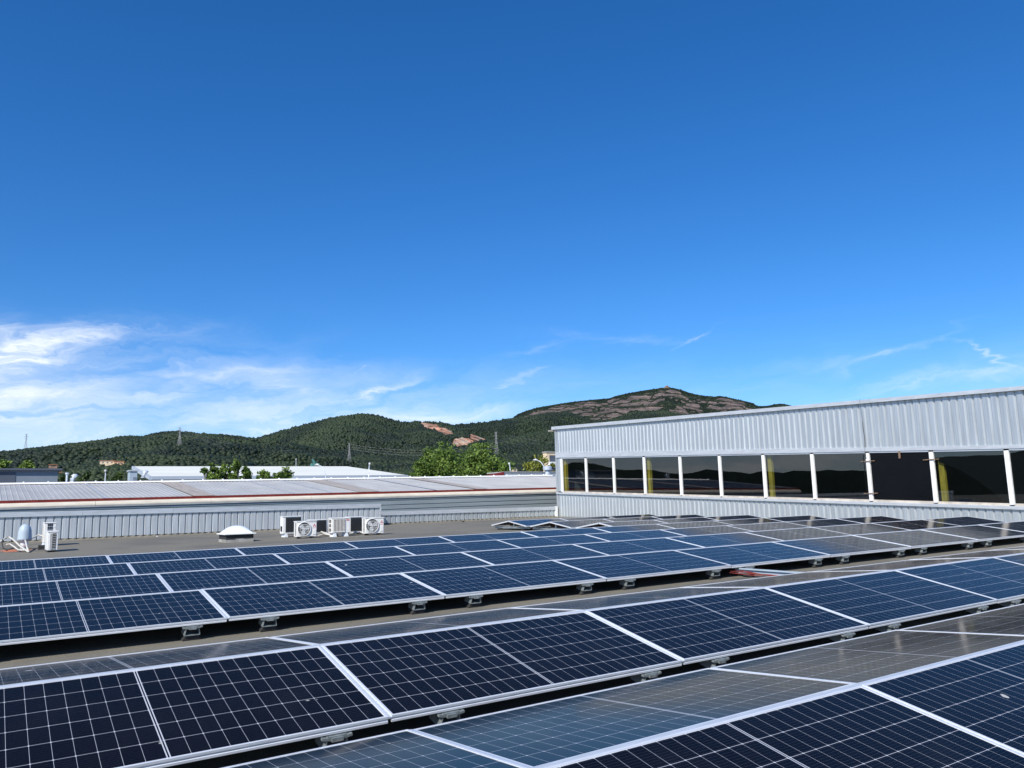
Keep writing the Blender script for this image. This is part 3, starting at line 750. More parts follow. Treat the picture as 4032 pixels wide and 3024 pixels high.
# round ventilator near the building corner
p = at(2156, 1852, 50.0); c = empty('roof_vent', p, 'small grey turbine vent on a pale base beside the building corner', 'roof vent')
MB().lathe([(.52, -.55), (.36, -.28), (.22, -.25)], (0, 0, 0), 14).build('base', M['zinc'], c)
MB().lathe([(.2, -.26), (.2, .0), (.36, .03), (.36, .26), (.2, .34)], (0, 0, 0), 16).build('cap', M['alu_dull'], c)

# ------------------------------------------------------------------ air conditioners
def ac_unit(x, y, w, d, h, face, label, rz=0.0, stand=.05, brand=0):
    """face: 'fan', 'coil', 'slats', 'end_louvre', 'end_grid' is what the -Y side shows"""
    z = zroof(x, y); o = empty('air_conditioner', (x, y, z), label, 'air conditioner', 'air conditioners on the roof', rz)
    z0 = stand
    b = MB(); b.box((0, d/2, z0+h/2-.01), (w, d-.02, h-.03)); b.build('casing', M['ac_white'], o, bevel=.012)
    b = MB(); b.box((0, d/2, z0+h-.012), (w+.018, d+.012, .024)); b.build('lid', M['ac_white'], o, bevel=.006)
    for sx in (-1, 1):
        b = MB()
        if stand > .08: b.prism([(-.06, 0), (.06, 0), (.035, stand), (-.035, stand)], 1, .0, d); b2 = M['plastic_white']
        else: b.box((sx*0, d/2, stand/2), (.05, d*.9, stand)); b2 = M['rubber']
        q = b.build('foot', b2, o); q.location = (sx*w*.32, 0, 0)
    if face == 'fan':
        cx, cz, r = -w*.14, z0+h*.5, min(h*.42, w*.34)
        b = MB(); n = 28
        for k in range(n):  # ring frame
            a0, a1 = 2*math.pi*k/n, 2*math.pi*(k+1)/n
            i = len(b.v)
            for a in (a0, a1):
                for (rr, yy) in ((r*1.10, .009), (r*1.08, -.022), (r*.98, -.026), (r*.97, .008)): b.v.append((cx+rr*math.cos(a), yy, cz+rr*math.sin(a)))
            for q in range(3): b.f.append((i+q, i+q+1, i+4+q+1, i+4+q))
        b.build('fan_ring', M['ac_white'], o)
        b = MB(); b.v += [(cx+r*.97*math.cos(2*math.pi*k/n), .004, cz+r*.97*math.sin(2*math.pi*k/n)) for k in range(n)]; b.f.append(tuple(range(n))); b.build('fan_cavity', M['mesh_dark'], o)
        fan = MB(); fan.lathe([(r*.02, .02), (r*.2, .018), (r*.22, -.004)], (0, 0, 0), 14)
        for k in range(3):
            a = k*2.094+.5+x; i = len(fan.v); pl = [(.15, -.25), (.55, -.42), (.88, -.30), (.92, .05), (.70, .25), (.18, .15)]
            fan.v += [(r*(px*math.cos(a)-py*math.sin(a)), r*(px*math.sin(a)+py*math.cos(a)), .006+.012*py) for (px, py) in pl]; fan.f.append(tuple(i+q for q in range(6)))
        fo = fan.build('fan', M['fan'], o); fo.location = (cx, -.008, cz); fo.rotation_euler = (R(90), 0, 0)
        g = MB()
        for k in range(1, 6): zz = cz-r+2*r*k/6; hw = math.sqrt(max(0, r*r-(zz-cz)**2)); g.box((cx, -.028, zz), (2*hw, .004, .006))
        for rr in (.33, .66):
            for k in range(24):
                a0, a1 = 2*math.pi*k/24, 2*math.pi*(k+1)/24
                g.tube([(cx+r*rr*math.cos(a0), -.03, cz+r*rr*math.sin(a0)), (cx+r*rr*math.cos(a1), -.03, cz+r*rr*math.sin(a1))], .0022, 4, False)
        g.build('fan_guard', M['ac_white'], o)
        b = MB(); b.box((w*.385, .004, z0+h*.30), (w*.17, .012, h*.34)); b.build('service_panel', M['ac_white'], o, bevel=.004)
        # three red rhombi of the maker with a tiny line of lettering
        b = MB(); s = .030; ex, ez = w*.385, z0+h*.70
        for a in (90, 210, 330):
            c_, s_ = math.cos(R(a)), math.sin(R(a)); q = []
            for (u, v) in ((0, 0), (.5, .29), (1, 0), (.5, -.29)): q.append((ex+s*1.9*(u*c_-v*s_), .0045, ez+s*1.9*(u*s_+v*c_)))
            b.quadv(q)
        b.build('emblem', M['logo_red'], o)
        cu = bpy.data.curves.new('lettering', 'FONT'); cu.body = 'MITSUBISHI\nELECTRIC'; cu.size = .022; cu.align_x = 'CENTER'
        t0_ = bpy.data.objects.new('lettering_curve', cu); t = bpy.data.objects.new('lettering', bpy.data.meshes.new_from_object(t0_)); bpy.data.objects.remove(t0_); t.data.materials.append(M['logo_red']); C.objects.link(t); t.parent = o; t.location = (ex, .0045, ez-.075); t.rotation_euler = (R(90), 0, 0)
        b = MB()
        for k in range(11):
            for j in range(2): b.box((-w/2-.002, .06+.075*j, z0+.06+k*(h-.12)/10), (.006, .045, .022))
        b.build('side_vents', M['dark'], o)
    elif face == 'coil':
        b = MB(); b.box((.03*w/.9, .004, z0+h*.51), (w*.78, .014, h*.82)); b.build('coil', M['coil'], o)
        g = MB()
        for k in range(1, 6): g.box((.03*w/.9-w*.39+w*.78*k/6, -.008, z0+h*.51), (.006, .006, h*.82))
        for k in range(1, 6): g.box((.03*w/.9, -.013, z0+h*.1+h*.82*k/6), (w*.78, .006, .006))
        g.build('wire_guard', M['rubber'], o)
        b = MB(); b.box((-w/2-.012, d*.35, z0+h*.30), (.03, .10, h*.28)); b.box((-w/2-.022, d*.35, z0+h*.30), (.02, .05, .08)); b.build('valve_cover', M['rubber'], o)
    elif face == 'slats':
        b = MB(); b.box((-w*.10, .004, z0+h*.5), (w*.62, .014, h*.80)); b.build('coil', M['slat_brown'], o)
        g = MB()
        for k in range(9): g.box((-w*.10-w*.31+w*.62*k/8, -.010, z0+h*.5), (.011, .012, h*.80))
        for zz in (.09, .91): g.box((-w*.10, -.010, z0+h*zz), (w*.65, .014, .018))
        g.build('slat_grille', M['ac_white'], o)
        b = MB()
        for k in range(3): b.box((-w/2-.002, d*.45, z0+h*(.22+.28*k)), (.008, d*.6, h*.20))
        b.build('side_vents', M['slat_brown'], o)
        b = MB(); b.lathe([(.055, 0), (.055, .003)], (0, 0, 0), 18); q = b.build('badge', M['logo_red'], o); q.scale = (1, .32, 1); q.location = (w*.375, .0045, z0+h*.84); q.rotation_euler = (R(90), 0, 0)
    elif face == 'end_louvre':
        b = MB(); b.box((-w*.16, .006, z0+h*.49), (w*.22, .012, h*.80)); b.build('fine_louvre', M['mesh_dark'], o)
        b = MB(); b.box((w*.14, .006, z0+h*.49), (w*.30, .012, h*.80)); b.build('wide_louvre', M['dark'], o)
        g = MB()
        for k in range(22): g.box((-w*.16, -.004, z0+h*.10+h*.78*k/21), (w*.22, .012, h*.016))
        for k in range(10): g.box((w*.14, -.001, z0+h*.09+h*.80*k/9), (w*.30, .010, h*.014))
        g.build('louvre_blades', M['ac_white'], o)
    elif face == 'end_grid':
        g = MB()
        for i in range(3):
            for j in range(6): g.box((-w*.18+i*w*.16, .004, z0+h*.88-j*h*.145), (w*.11, .014, h*.11))
        g.build('vent_holes', M['dark'], o)
        b = MB(); b.lathe([(.018, 0), (.018, .004)], (0, 0, 0), 12); q = b.build('screw_cap', M['plastic_white'], o); q.location = (w*.34, .004, z0+h*.78); q.rotation_euler = (R(90), 0, 0)
        b = MB(); b.box((-w/2-.002, d*.5, z0+h*.5), (.008, d*.7, h*.8)); b.build('coil', M['insul'], o)
    return o
def ac_at(xl, xr, yb, ytop, d, face, label, **k):
    a, b_ = onroof(xl, yb), onroof(xr, yb); Y = (a.y+b_.y)/2
    a = at(xl, yb, Y); b_ = at(xr, yb, Y); t = at((xl+xr)/2, ytop, Y)
    xc = (a.x+b_.x)/2; st = k.get('stand', .05)
    return ac_unit(xc, Y, b_.x-a.x, d, t.z-zroof(xc, Y)-st, face, label, **k)
ac_at(1113, 1190, 2114, 2032, .32, 'coil', 'white air conditioner with dark coil side, leftmost of the cluster before the parapet', stand=.10)
ac_at(1168, 1247, 2120, 2051, .28, 'fan', 'white air conditioner with round fan and red emblem, left one of two fan units')
ac_at(1221, 1290, 2108, 2045, .30, 'coil', 'low air conditioner with dark coil back, between the left fan unit and slatted unit', stand=.06)
ac_at(1306, 1378, 2113, 2038, .30, 'slats', 'white air conditioner with vertical slat grille on two white feet', stand=.11)
ac_at(1372, 1432, 2104, 2034, .30, 'coil', 'air conditioner with dark coil back, between the slatted unit and right fan unit', stand=.06)
ac_at(1438, 1512, 2107, 2037, .28, 'fan', 'white air conditioner with round fan and red emblem, rightmost of the cluster')
ac_at(184, 226, 2174, 2091, .82, 'end_louvre', 'white air conditioner with louvred end, front one of the pair near left edge', stand=.04)
ac_at(170, 217, 2150, 2057, .82, 'end_grid', 'taller white air conditioner with square vent holes, rear one of the pair near left edge', stand=.10)
# pipes on the ground between the units
def pipe(name, pts, r, m, label, cat='pipe', group=None):
    return tag(MB().tube(pts, r, 8).build(name, m, None, True), label, cat, group)
def rp(x, y, h=.04): p = onroof(x, y); return (p.x, p.y, zroof(p.x, p.y)+h)
pipe('insulated_pipe', [rp(1112, 2103, .10), rp(1140, 2106, .12), rp(1165, 2109, .10)], .03, M['insul'], 'white lagged pipe between the left coil unit and left fan unit')
pipe('insulated_pipe', [rp(1247, 2106, .14), rp(1270, 2108, .10), rp(1300, 2111, .05), rp(1330, 2112, .04)], .026, M['insul'], 'white lagged pipe running from left fan unit to slatted unit')
pipe('insulated_pipe', [rp(1252, 2113, .03), rp(1275, 2111, .07), rp(1305, 2113, .04)], .022, M['insul'], 'short pale pipe lying low between left fan unit and slatted unit')
pipe('insulated_pipe', [rp(1376, 2106, .04), rp(1400, 2107, .09), rp(1418, 2104, .05)], .026, M['insul'], 'white pipe lying on the roof between slatted unit and right fan unit')
pipe('insulated_pipe', [rp(1388, 2092, .22), rp(1402, 2096, .20), rp(1416, 2101, .10), rp(1432, 2103, .08)], .02, M['rubber'], 'black cable slanting down before the right coil unit')
pipe('insulated_pipe', [rp(1391, 2098, .16), rp(1404, 2101, .14), rp(1424, 2104, .05)], .02, M['insul'], 'thin white pipe slanting down before the right coil unit')
# gooseneck cowl with its lagged pipes and the red sealed patch, far left
g0 = onroof(94, 2163)
gv = empty('vent_cowl', (g0.x, g0.y, zroof(g0.x, g0.y)), 'rounded blue-grey vent hood on a white pipe at the left', 'vent')
MB().lathe([(.098, .0), (.098, .26), (.09, .27)], (0, 0, 0), 18).build('pipe', M['plastic_white'], gv, True)
b = MB(); b.lathe([(.178, .24), (.176, .30), (.160, .50), (.135, .60), (.095, .665), (.045, .695), (.005, .70)], (.0, 0, 0), 24); b.build('hood', M['blue_grey'], gv, True)
b = MB(); pl = []
for k in range(18):
    a = 2*math.pi*k/18; rr = 1+.22*math.sin(3*a+1)+.1*math.sin(5*a); pl.append((g0.x-.22+.36*rr*math.cos(a), g0.y-.55+.62*rr*math.sin(a)))
b.v = [(px, py, zroof(px, py)+.006) for px, py in pl]+[(px, py, zroof(px, py)-.01) for px, py in pl]; n = 18
b.f = [tuple(range(n))]+[(k, (k+1) % n, n+(k+1) % n, n+k) for k in range(n)]
tag(b.build('sealant_patch', M['patch']), 'orange-red sealed patch on the roof under the left pipes', 'sealed patch')
pipe('insulated_pipe', [rp(-30, 2160, .14), rp(0, 2160, .20), rp(14, 2160, .27), rp(32, 2158, .32), rp(50, 2161, .26), rp(74, 2168, .14), rp(100, 2175, .06), rp(112, 2177, .03)], .024, M['insul'], 'long white lagged pipe arching left of the vent hood to the picture edge')
pipe('insulated_pipe', [rp(22, 2168, .16), rp(38, 2167, .17), rp(54, 2170, .12), rp(72, 2173, .05), rp(96, 2174, .05)], .020, M['insul'], 'short white lagged pipe curving over the red patch')
pipe('insulated_pipe', [rp(96, 2162, .28), rp(101, 2168, .20), rp(106, 2172, .10), rp(112, 2177, .02)], .024, M['insul'], 'pale pipe dropping to the roof from the vent hood')
pipe('insulated_pipe', [rp(108, 2160, .24), rp(130, 2158, .30), rp(148, 2155, .35), rp(165, 2156, .33), rp(180, 2158, .28)], .022, M['insul'], 'white lagged pipe rising from vent hood to the air conditioner pair')
pipe('insulated_pipe', [rp(8, 2160, .26), rp(6, 2164, .18), rp(12, 2170, .08), rp(26, 2171, .04), rp(45, 2171, .06), rp(58, 2170, .10)], .014, M['rubber'], 'thin black cable looping under the white pipes at left edge')
p = onroof(163, 2164)
tag(MB().box((0, 0, .06), (.16, .12, .12)).box((.10, .02, .035), (.10, .1, .07)).build('support_block', M['rubber'], None, False, (p.x, p.y, zroof(p.x, p.y))), 'small dark support block beside the rear left air conditioner', 'block')

# ------------------------------------------------------------------ dome skylight
s0 = onroof(887, 2137); s1 = onroof(1001, 2132); sw = s1.x-s0.x; sdp = sw*1.05; sxc = (s0.x+s1.x)/2; syf = (s0.y+s1.y)/2
SK = empty('skylight', (sxc, syf+sdp/2, zroof(sxc, syf)), 'white acrylic dome skylight on a dark square kerb', 'skylight')
b = MB(); b.box((0, 0, .11), (sw, sdp, .22)); b.build('kerb', M['rubber'], SK)
b = MB()
for k, (xa, xb_) in enumerate(((-.5, -.16), (-.16, .14), (.14, .5))): b.box2((sw*xa+.001, -sdp/2-.008, -.01), (sw*xb_-.001, -sdp/2-.0005, .075+.012*((k*2) % 3)))
b.box2((-sw/2-.008, -sdp/2, -.01), (-sw/2-.0005, sdp/2, .085)); b.build('felt_upstand', M['concrete'], SK)
b = MB(); b.box((0, 0, .237), (sw*1.16, sdp*1.16, .035)); b.build('flange', M['white'], SK, bevel=.008)
vs, fs = [], []; n = 24
for i in range(n+1):
    for j in range(n+1):
        u, v = -1+2*i/n, -1+2*j/n; h = (1-abs(u)**2.3)*(1-abs(v)**2.3); vs.append((u*sw*.50, v*sdp*.50, .255+.215*max(0, h)**.72))
for i in range(n):
    for j in range(n): a = i*(n+1)+j; fs.append((a, a+n+1, a+n+2, a+1))
np_mesh('dome', vs, fs, M['plastic_white'], smooth=True, parent=SK)
b = MB()
for (u, v) in ((-.5, -.52), (-.48, .3), (.5, .45), (-.25, -.53), (.2, -.53)): b.lathe([(.012, .252), (.012, .29)], (u*sw, v*sdp, 0), 8)
b.build('screw_caps', M['plastic_white'], SK)

# ------------------------------------------------------------------ background buildings
def box_building(name, x0, x1, yt, Y, depth, label, wall, roofm=None, over=.0, rt_=.2):
    a, b_ = at(x0, yt, Y), at(x1, yt, Y)
    o = empty(name, (a.x, Y, GZ), label, 'building')
    w_ = b_.x-a.x; zt = (a.z+b_.z)/2-GZ
    MB().box2((0, 0, 0), (w_, depth, zt)).build('wall', wall, o)
    if roofm: MB().box2((-over, -over, zt+.002), (w_+over, depth+over, zt+rt_)).build('roof', roofm, o)
    return o, w_, zt
# slate-blue block at the far left
o, w_, zt = box_building('slate_building', -120, 229, 1852, 58, 12, 'slate-blue flat-roofed block with overhanging dark roof edge at far left', M['slate'], M['slate_dark'], .22, .12)
xd = at(62, 1860, 58).x-o.location.x; MB().box2((0, -.03, zt-1.1), (xd, -.002, zt-.1)).build('dark_panel', M['slate_dark'], o)
b = MB()
for k in range(40): b.box2((.02+k*w_/40, -.05, zt-1.8), (.02+(k+.7)*w_/40, -.003, zt-.92))
b.build('louvre_band', M['alu_dull'], o)
# white-roofed shed
WE, WR = 95.0, 107.8
a = at(600, 1876, WE); a2 = at(1604, 1871, WE); c1 = at(530, 1836, WR); c2 = at(1366, 1836, WR)
WB = empty('white_roof_shed', (a.x, WE, GZ), 'long shed with bright white low-pitched metal roof', 'building')
b = MB(); b.hexa([(a.x, WE, a.z-.12), (a2.x, WE, a2.z-.12), (c2.x, WR, c2.z-.12), (c1.x, WR, c1.z-.12)], [(a.x, WE, a.z), (a2.x, WE, a2.z), (c2.x, WR, c2.z), (c1.x, WR, c1.z)])
par(b, 'roof', M['white_roof'], WB)
b = MB(); b.hexa([(a.x-.1, WE-.15, a.z-.36), (a2.x+.1, WE-.15, a2.z-.36), (a2.x+.1, WE-.003, a2.z-.36), (a.x-.1, WE-.003, a.z-.36)], [(a.x-.1, WE-.15, a.z+.02), (a2.x+.1, WE-.15, a2.z+.02), (a2.x+.1, WE-.003, a2.z+.02), (a.x-.1, WE-.003, a.z+.02)])
par(b, 'gutter', M['alu_dull'], WB)
b = MB(); b.hexa([(a.x-.32, WE-.1, a.z-.38), (a.x-.103, WE-.1, a.z-.38), (c1.x-.103, WR, c1.z-.38), (c1.x-.32, WR, c1.z-.38)], [(a.x-.32, WE-.1, a.z+.03), (a.x-.103, WE-.1, a.z+.03), (c1.x-.103, WR, c1.z+.03), (c1.x-.32, WR, c1.z+.03)])
par(b, 'verge_trim', M['alu_dull'], WB)
b = MB(); b.box2((a.x+.3, WE+.9, GZ), (a2.x-.8, WR-.2, a.z-.2)); par(b, 'wall', M['grey_soffit'], WB)
b = MB(); x = a.x+1
while x < a2.x-1: b.tube([(x, WE+.85, a.z-1.6), (x, WE+.05, a.z-.30)], .05, 5); x += 3.2
par(b, 'eave_struts', M['alu_dull'], WB)
o, w_, zt = box_building('annex', 512, 541, 1856, 92, 1.5, 'small pale blue box annex left of the white roof', M['blue_grey'], M['flash'], .1, .15)
MB().box2((w_*.45, -.04, zt-1.3), (w_*.85, -.002, zt-.6)).build('window', M['slate'], o)
# grey shed with red verge right of the large trees
SY = 62.0
a = at(1980, 1858, SY); a2 = at(2260, 1858, SY); lo = at(1898, 1874, SY)
SB_ = empty('grey_shed', (lo.x, SY, GZ), 'low grey corrugated shed with red sloping verge left of the window building', 'building')
par(ribbed_x(a.x+.1, a2.x, lambda x: a.z-1.8, lambda x: a.z-.06, SY, .30, .05), 'cladding', M['clad_old'], SB_)
b = MB(); b.hexa([(lo.x, SY-.08, lo.z-.35), (a.x+.1, SY-.08, a.z-.5), (a.x+.1, SY-.004, a.z-.5), (lo.x, SY-.004, lo.z-.35)], [(lo.x, SY-.08, lo.z), (a.x+.1, SY-.08, a.z+.02), (a.x+.1, SY-.004, a.z+.02), (lo.x, SY-.004, lo.z)]); par(b, 'verge_trim', M['red'], SB_)
b = MB(); b.hexa([(lo.x+.05, SY+.06, GZ), (a2.x, SY+.06, GZ), (a2.x, SY+3, GZ), (lo.x+.05, SY+3, GZ)], [(lo.x+.05, SY+.06, lo.z-.2), (a2.x, SY+.06, lo.z-.2), (a2.x, SY+3, lo.z-.2), (lo.x+.05, SY+3, lo.z-.2)]); par(b, 'wall', M['concrete'], SB_)
b = MB(); b.box2((a.x+.1, SY-.06, a.z-.058), (a2.x, SY+3, a.z+.03)); par(b, 'roof', M['sheet_roof'], SB_)
# beige apartment block behind the yellow-green tree
o, w_, zt = box_building('apartment_block', 2152, 2240, 1783, 150, 1.5, 'beige apartment block half hidden by the yellow-green tree', M['ochre_pale'], M['concrete'], .15, .3)
for r_ in range(3):
    b = MB()
    b.box2((.3, -.9, zt-3.2-r_*2.9), (w_, -.002, zt-2.2-r_*2.9)); b.build('balcony', M['white'], o)
    MB().box2((.8, -.03, zt-2.1-r_*2.9), (w_*.7, -.001, zt-.6-r_*2.9)).build('window', M['slate_dark'], o)
# small house with tiled hip roof
def house(name, x0, x1, ytop, ybase, Y, depth, label, wall, windows=3):
    a, b_ = at(x0, ybase, Y), at(x1, ybase, Y); t = at((x0+x1)/2, ytop, Y); w_ = b_.x-a.x; h = t.z-a.z
    o = empty(name, (a.x, Y, a.z-8), label, 'house')
    MB().box2((0, 0, 0), (w_, depth, 8+h*.68)).build('wall', wall, o)
    e = w_*.06; z = 8+h*.68+.003
    b = MB(); b.v = [(-e, -e, z), (w_+e, -e, z), (w_+e, depth+e, z), (-e, depth+e, z), (w_*.3, depth*.5, z+h*.32), (w_*.7, depth*.5, z+h*.32)]
    b.f = [(0, 1, 5, 4), (1, 2, 5), (2, 3, 4, 5), (3, 0, 4), (3, 2, 1, 0)]; b.build('roof', M['tile'], o)
    for k in range(windows): xx = w_*(k+.5)/windows; MB().box2((xx-w_*.06, -.05, 8+h*.18), (xx+w_*.06, -.001, 8+h*.45)).build('window', M['slate_dark'], o)
    return o
house('house', 1988, 2036, 1836, 1858, 240, 14, 'small orange-roofed house beside a street lamp', M['ochre_pale'], 3)

# ------------------------------------------------------------------ street lamps and small far things
def lamp(x, ytop, ybase, Y, kind, label):
    t = at(x, ytop, Y); p = empty('street_lamp', (t.x, Y, GZ), label, 'street lamp', 'street lamps beyond the roofs'); H = t.z-GZ
    if kind == 'globe':
        MB().tube([(0, 0, 0), (0, 0, H-.25)], [.07, .045], 8).build('pole', M['alu_dull'], p, True)
        MB().lathe([(.07, H-.26), (.10, H-.16), (.12, H-.05), (.08, H+.02), (.03, H+.03)], (0, 0, 0), 12).build('lamp_head', M['lampglass'], p, True)
    else:
        p.rotation_euler.z = R(62) if kind == 'right' else R(-62)
        s = 1.0 if kind == 'right' else -1.0; pts = [(0, 0, 0), (0, 0, H-2.1)]
        for k in range(1, 7): a = R(15*k); pts.append((s*.95*(1-math.cos(a)), 0, H-2.1+1.9*math.sin(a)))
        MB().tube(pts, [.08, .06]+[.045]*6, 8).build('pole', M['alu_dull'], p, True)
        b = MB(); b.tube([(s*.92, 0, H-.19), (s*1.15, 0, H-.10), (s*1.42, 0, H-.15)], [.06, .12, .07], 10); b.build('lamp_head', M['lampglass'], p, True)
    return p
lamp(416, 1850, 1885, 88, 'globe', 'thin street lamp with round white head left of the white roof')
lamp(1166, 1806, 1850, 140, 'globe', 'thin dark street lamp rising behind the white roof')
lamp(1452, 1819, 1878, 70, 'right', 'curved-arm street lamp before the right end of the white roof')
lamp(2009, 1819, 1857, 66, 'right', 'curved-arm street lamp beside the orange-roofed house')
lamp(2148, 1804, 1857, 66, 'left', 'curved-arm street lamp with bright head before the yellow-green tree')
lamp(1286, 1823, 1870, 72, 'left', 'curved-arm street lamp between poplars and curved lamp at white roof')
p = at(1240, 1832, 150); b = MB(); b.box((0, 0, .1), (1.5, .8, .5)); b.box((-.3, 0, .7), (.25, .25, 1.1), Matrix.Rotation(R(-28), 3, 'Y')); b.tube([(-.5, 0, 1.2), (.5, 0, .3)], .06, 5)
tag(b.build('crane_machine', M['teal'], None, False, p), 'small teal machine poking up behind the white roof', 'machine')

# ------------------------------------------------------------------ hills and mountain
def azel(x, y): d = ray(x, y); return math.atan2(d.x, d.y), math.atan2(d.z, math.hypot(d.x, d.y))
def vnoise(seed):
    r = np.random.default_rng(seed); G = r.random((64, 64))
    def f(x, y):
        xi = np.floor(x).astype(int); yi = np.floor(y).astype(int); fx = x-xi; fy = y-yi; fx = fx*fx*(3-2*fx); fy = fy*fy*(3-2*fy)
        g = lambda a, b: G[a % 64, b % 64]
        return (g(xi, yi)*(1-fx)+g(xi+1, yi)*fx)*(1-fy)+(g(xi, yi+1)*(1-fx)+g(xi+1, yi+1)*fx)*fy
    def fb(x, y, o=4):
        s = 0; a = .5
        for k in range(o): s = s+a*(f(x*2**k+17*k, y*2**k+5*k)-.5); a *= .5
        return s
    return fb
def hill(name, label, crest, D, base, zb, nx, nt, seed, spur, m, power=.85, rock=None, cliffs=None, dmod=.06):
    ae = sorted(azel(x, y) for x, y in crest)
    A = np.array([a for a, e in ae]); E_ = np.array([e for a, e in ae]); fb = vnoise(seed)
    az_ = np.linspace(A[0], A[-1], nx); ee = np.interp(az_, A, E_)
    k = 5; ker = np.ones(k)/k; ee = np.convolve(np.pad(ee, k//2, mode='edge'), ker, 'valid')
    ts = np.concatenate([np.linspace(0, 1, nt), 1+np.linspace(.03, .5, 10)])
    AZ, T = np.meshgrid(az_, ts, indexing='ij')
    Dc = D*(1+dmod*np.sin(AZ*9+seed)); Dg = base+(Dc-base)*np.minimum(T, 1)+np.maximum(T-1, 0)*(Dc-base)
    EE = np.repeat(ee[:, None], len(ts), 1); zc = Dc*np.tan(EE)
    f = np.where(T <= 1, np.power(np.clip(T, 0, 1), power), 1-(T-1)*1.2)
    if cliffs is not None: f = cliffs(f, AZ, T, fb)
    X = Dg*np.sin(AZ); Y = Dg*np.cos(AZ); sc_ = D*.055
    nz = fb(X/sc_+50, Y/sc_+50, 5)*spur+spur*1.0*(.5-np.abs(fb(X/(sc_*1.7)+9, Y/(sc_*2.4)+90, 3))*2.2-.25)
    Z = zb+(zc-zb)*f+nz*np.clip(T*(1-T)*4, 0, 1)*np.clip((zc-zb)/ (.05*D), .2, 1.2)
    # keep every front slope point below the crest line of sight
    lim = Dg*np.tan(EE)-.0008*Dg; Z = np.where((T < 1), np.minimum(Z, np.where(T > .55, lim, Z)), Z)
    ev = np.stack([X, Y, Z], -1).reshape(-1, 3); n2 = len(ts)
    i, j = np.meshgrid(np.arange(nx-1), np.arange(n2-1), indexing='ij'); q = (i*n2+j).ravel()
    F = np.stack([q, q+n2, q+n2+1, q+1], 1)
    rk = np.zeros_like(X)
    if rock is not None: rk = rock(AZ, Z/Dg, X, Y, Z, T, fb)
    o = np_mesh(name, ev, F, m, {'rock': rk.ravel()}, smooth=True); tag(o, kind='structure')
    return o, (az_, ts, X, Y, Z, rk)
ICO_V = np.array([(0, 0, 1)]+[(math.cos(a)*.894, math.sin(a)*.894, .447) for a in np.arange(5)*2*math.pi/5]+[(math.cos(a)*.894, math.sin(a)*.894, -.447) for a in np.arange(5)*2*math.pi/5+math.pi/5]+[(0, 0, -1)])
ICO_F = np.array([(0, 1+k, 1+(k+1) % 5) for k in range(5)]+[(1+k, 6+k, 1+(k+1) % 5) for k in range(5)]+[(1+(k+1) % 5, 6+k, 6+(k+1) % 5) for k in range(5)]+[(11, 6+(k+1) % 5, 6+k) for k in range(5)])
def forest(name, label, grid, n, r, m, seed, tmin=.05, tmax=1.03, tpow=1.0, rocklim=.35, tall=1.05):
    g = np.random.default_rng(seed); az_, ts, X, Y, Z, rk = grid; nx, nt = X.shape
    u = g.random(n)*(nx-1.001); t = tmin+(tmax-tmin)*g.random(n)**tpow
    tj = np.clip(np.interp(t, ts, np.arange(nt)), 0, nt-1.001); i = u.astype(int); j = tj.astype(int); fx = u-i; fy = tj-j
    def s(A): return (A[i, j]*(1-fx)+A[i+1, j]*fx)*(1-fy)+(A[i, j+1]*(1-fx)+A[i+1, j+1]*fx)*fy
    keep = s(rk) < rocklim
    px, py, pz = s(X)[keep], s(Y)[keep], s(Z)[keep]; n = len(px)
    rr = r*(.55+.9*g.random(n)**1.5); fbn = vnoise(seed+5); patch = fbn(px/(r*22)+30, py/(r*22)+30, 5)
    V = ICO_V[None]*(1+.45*(g.random((n, 12, 1))-.5)); a = g.random(n)*6.28
    ca, sa = np.cos(a)[:, None], np.sin(a)[:, None]
    vx = (V[:, :, 0]*ca-V[:, :, 1]*sa)*rr[:, None]+px[:, None]; vy = (V[:, :, 0]*sa+V[:, :, 1]*ca)*rr[:, None]+py[:, None]
    tl = tall*(.8+.5*g.random(n))
    vz = V[:, :, 2]*(rr*tl)[:, None]+(pz+rr*.12)[:, None]
    P = np.stack([vx, vy, vz], -1).reshape(-1, 3); F = (ICO_F[None]+12*np.arange(n)[:, None, None]).reshape(-1, 3)
    tint = np.repeat(np.clip(.40+2.3*patch+.30*(g.random(n)-.5), 0, 1), 12)
    o = np_mesh(name, P, F, m, {'tint': tint}); tag(o, label, 'forest', kind='stuff')
    return o
# left wooded ridge
cr1 = [(-1500, 1850), (-900, 1815), (-400, 1800), (0, 1783), (60, 1776), (100, 1772), (170, 1764), (250, 1753), (330, 1745), (420, 1733), (470, 1722), (520, 1720), (560, 1723), (600, 1711), (650, 1703), (700, 1700), (760, 1708), (830, 1713), (900, 1717), (960, 1724), (1000, 1729), (1080, 1737), (1160, 1750), (1260, 1770), (1400, 1790), (1600, 1812), (1800, 1830), (2000, 1845), (2250, 1860)]
h1, g1 = hill('hill', '', cr1, 1300, 420, -6, 420, 60, 3, 22, M['hill'], .9)
forest('forest', 'dark pine and oak wood covering the low left ridge', g1, 62000, 2.2, M['wood_far'], 21, tpow=.8, tall=.8)
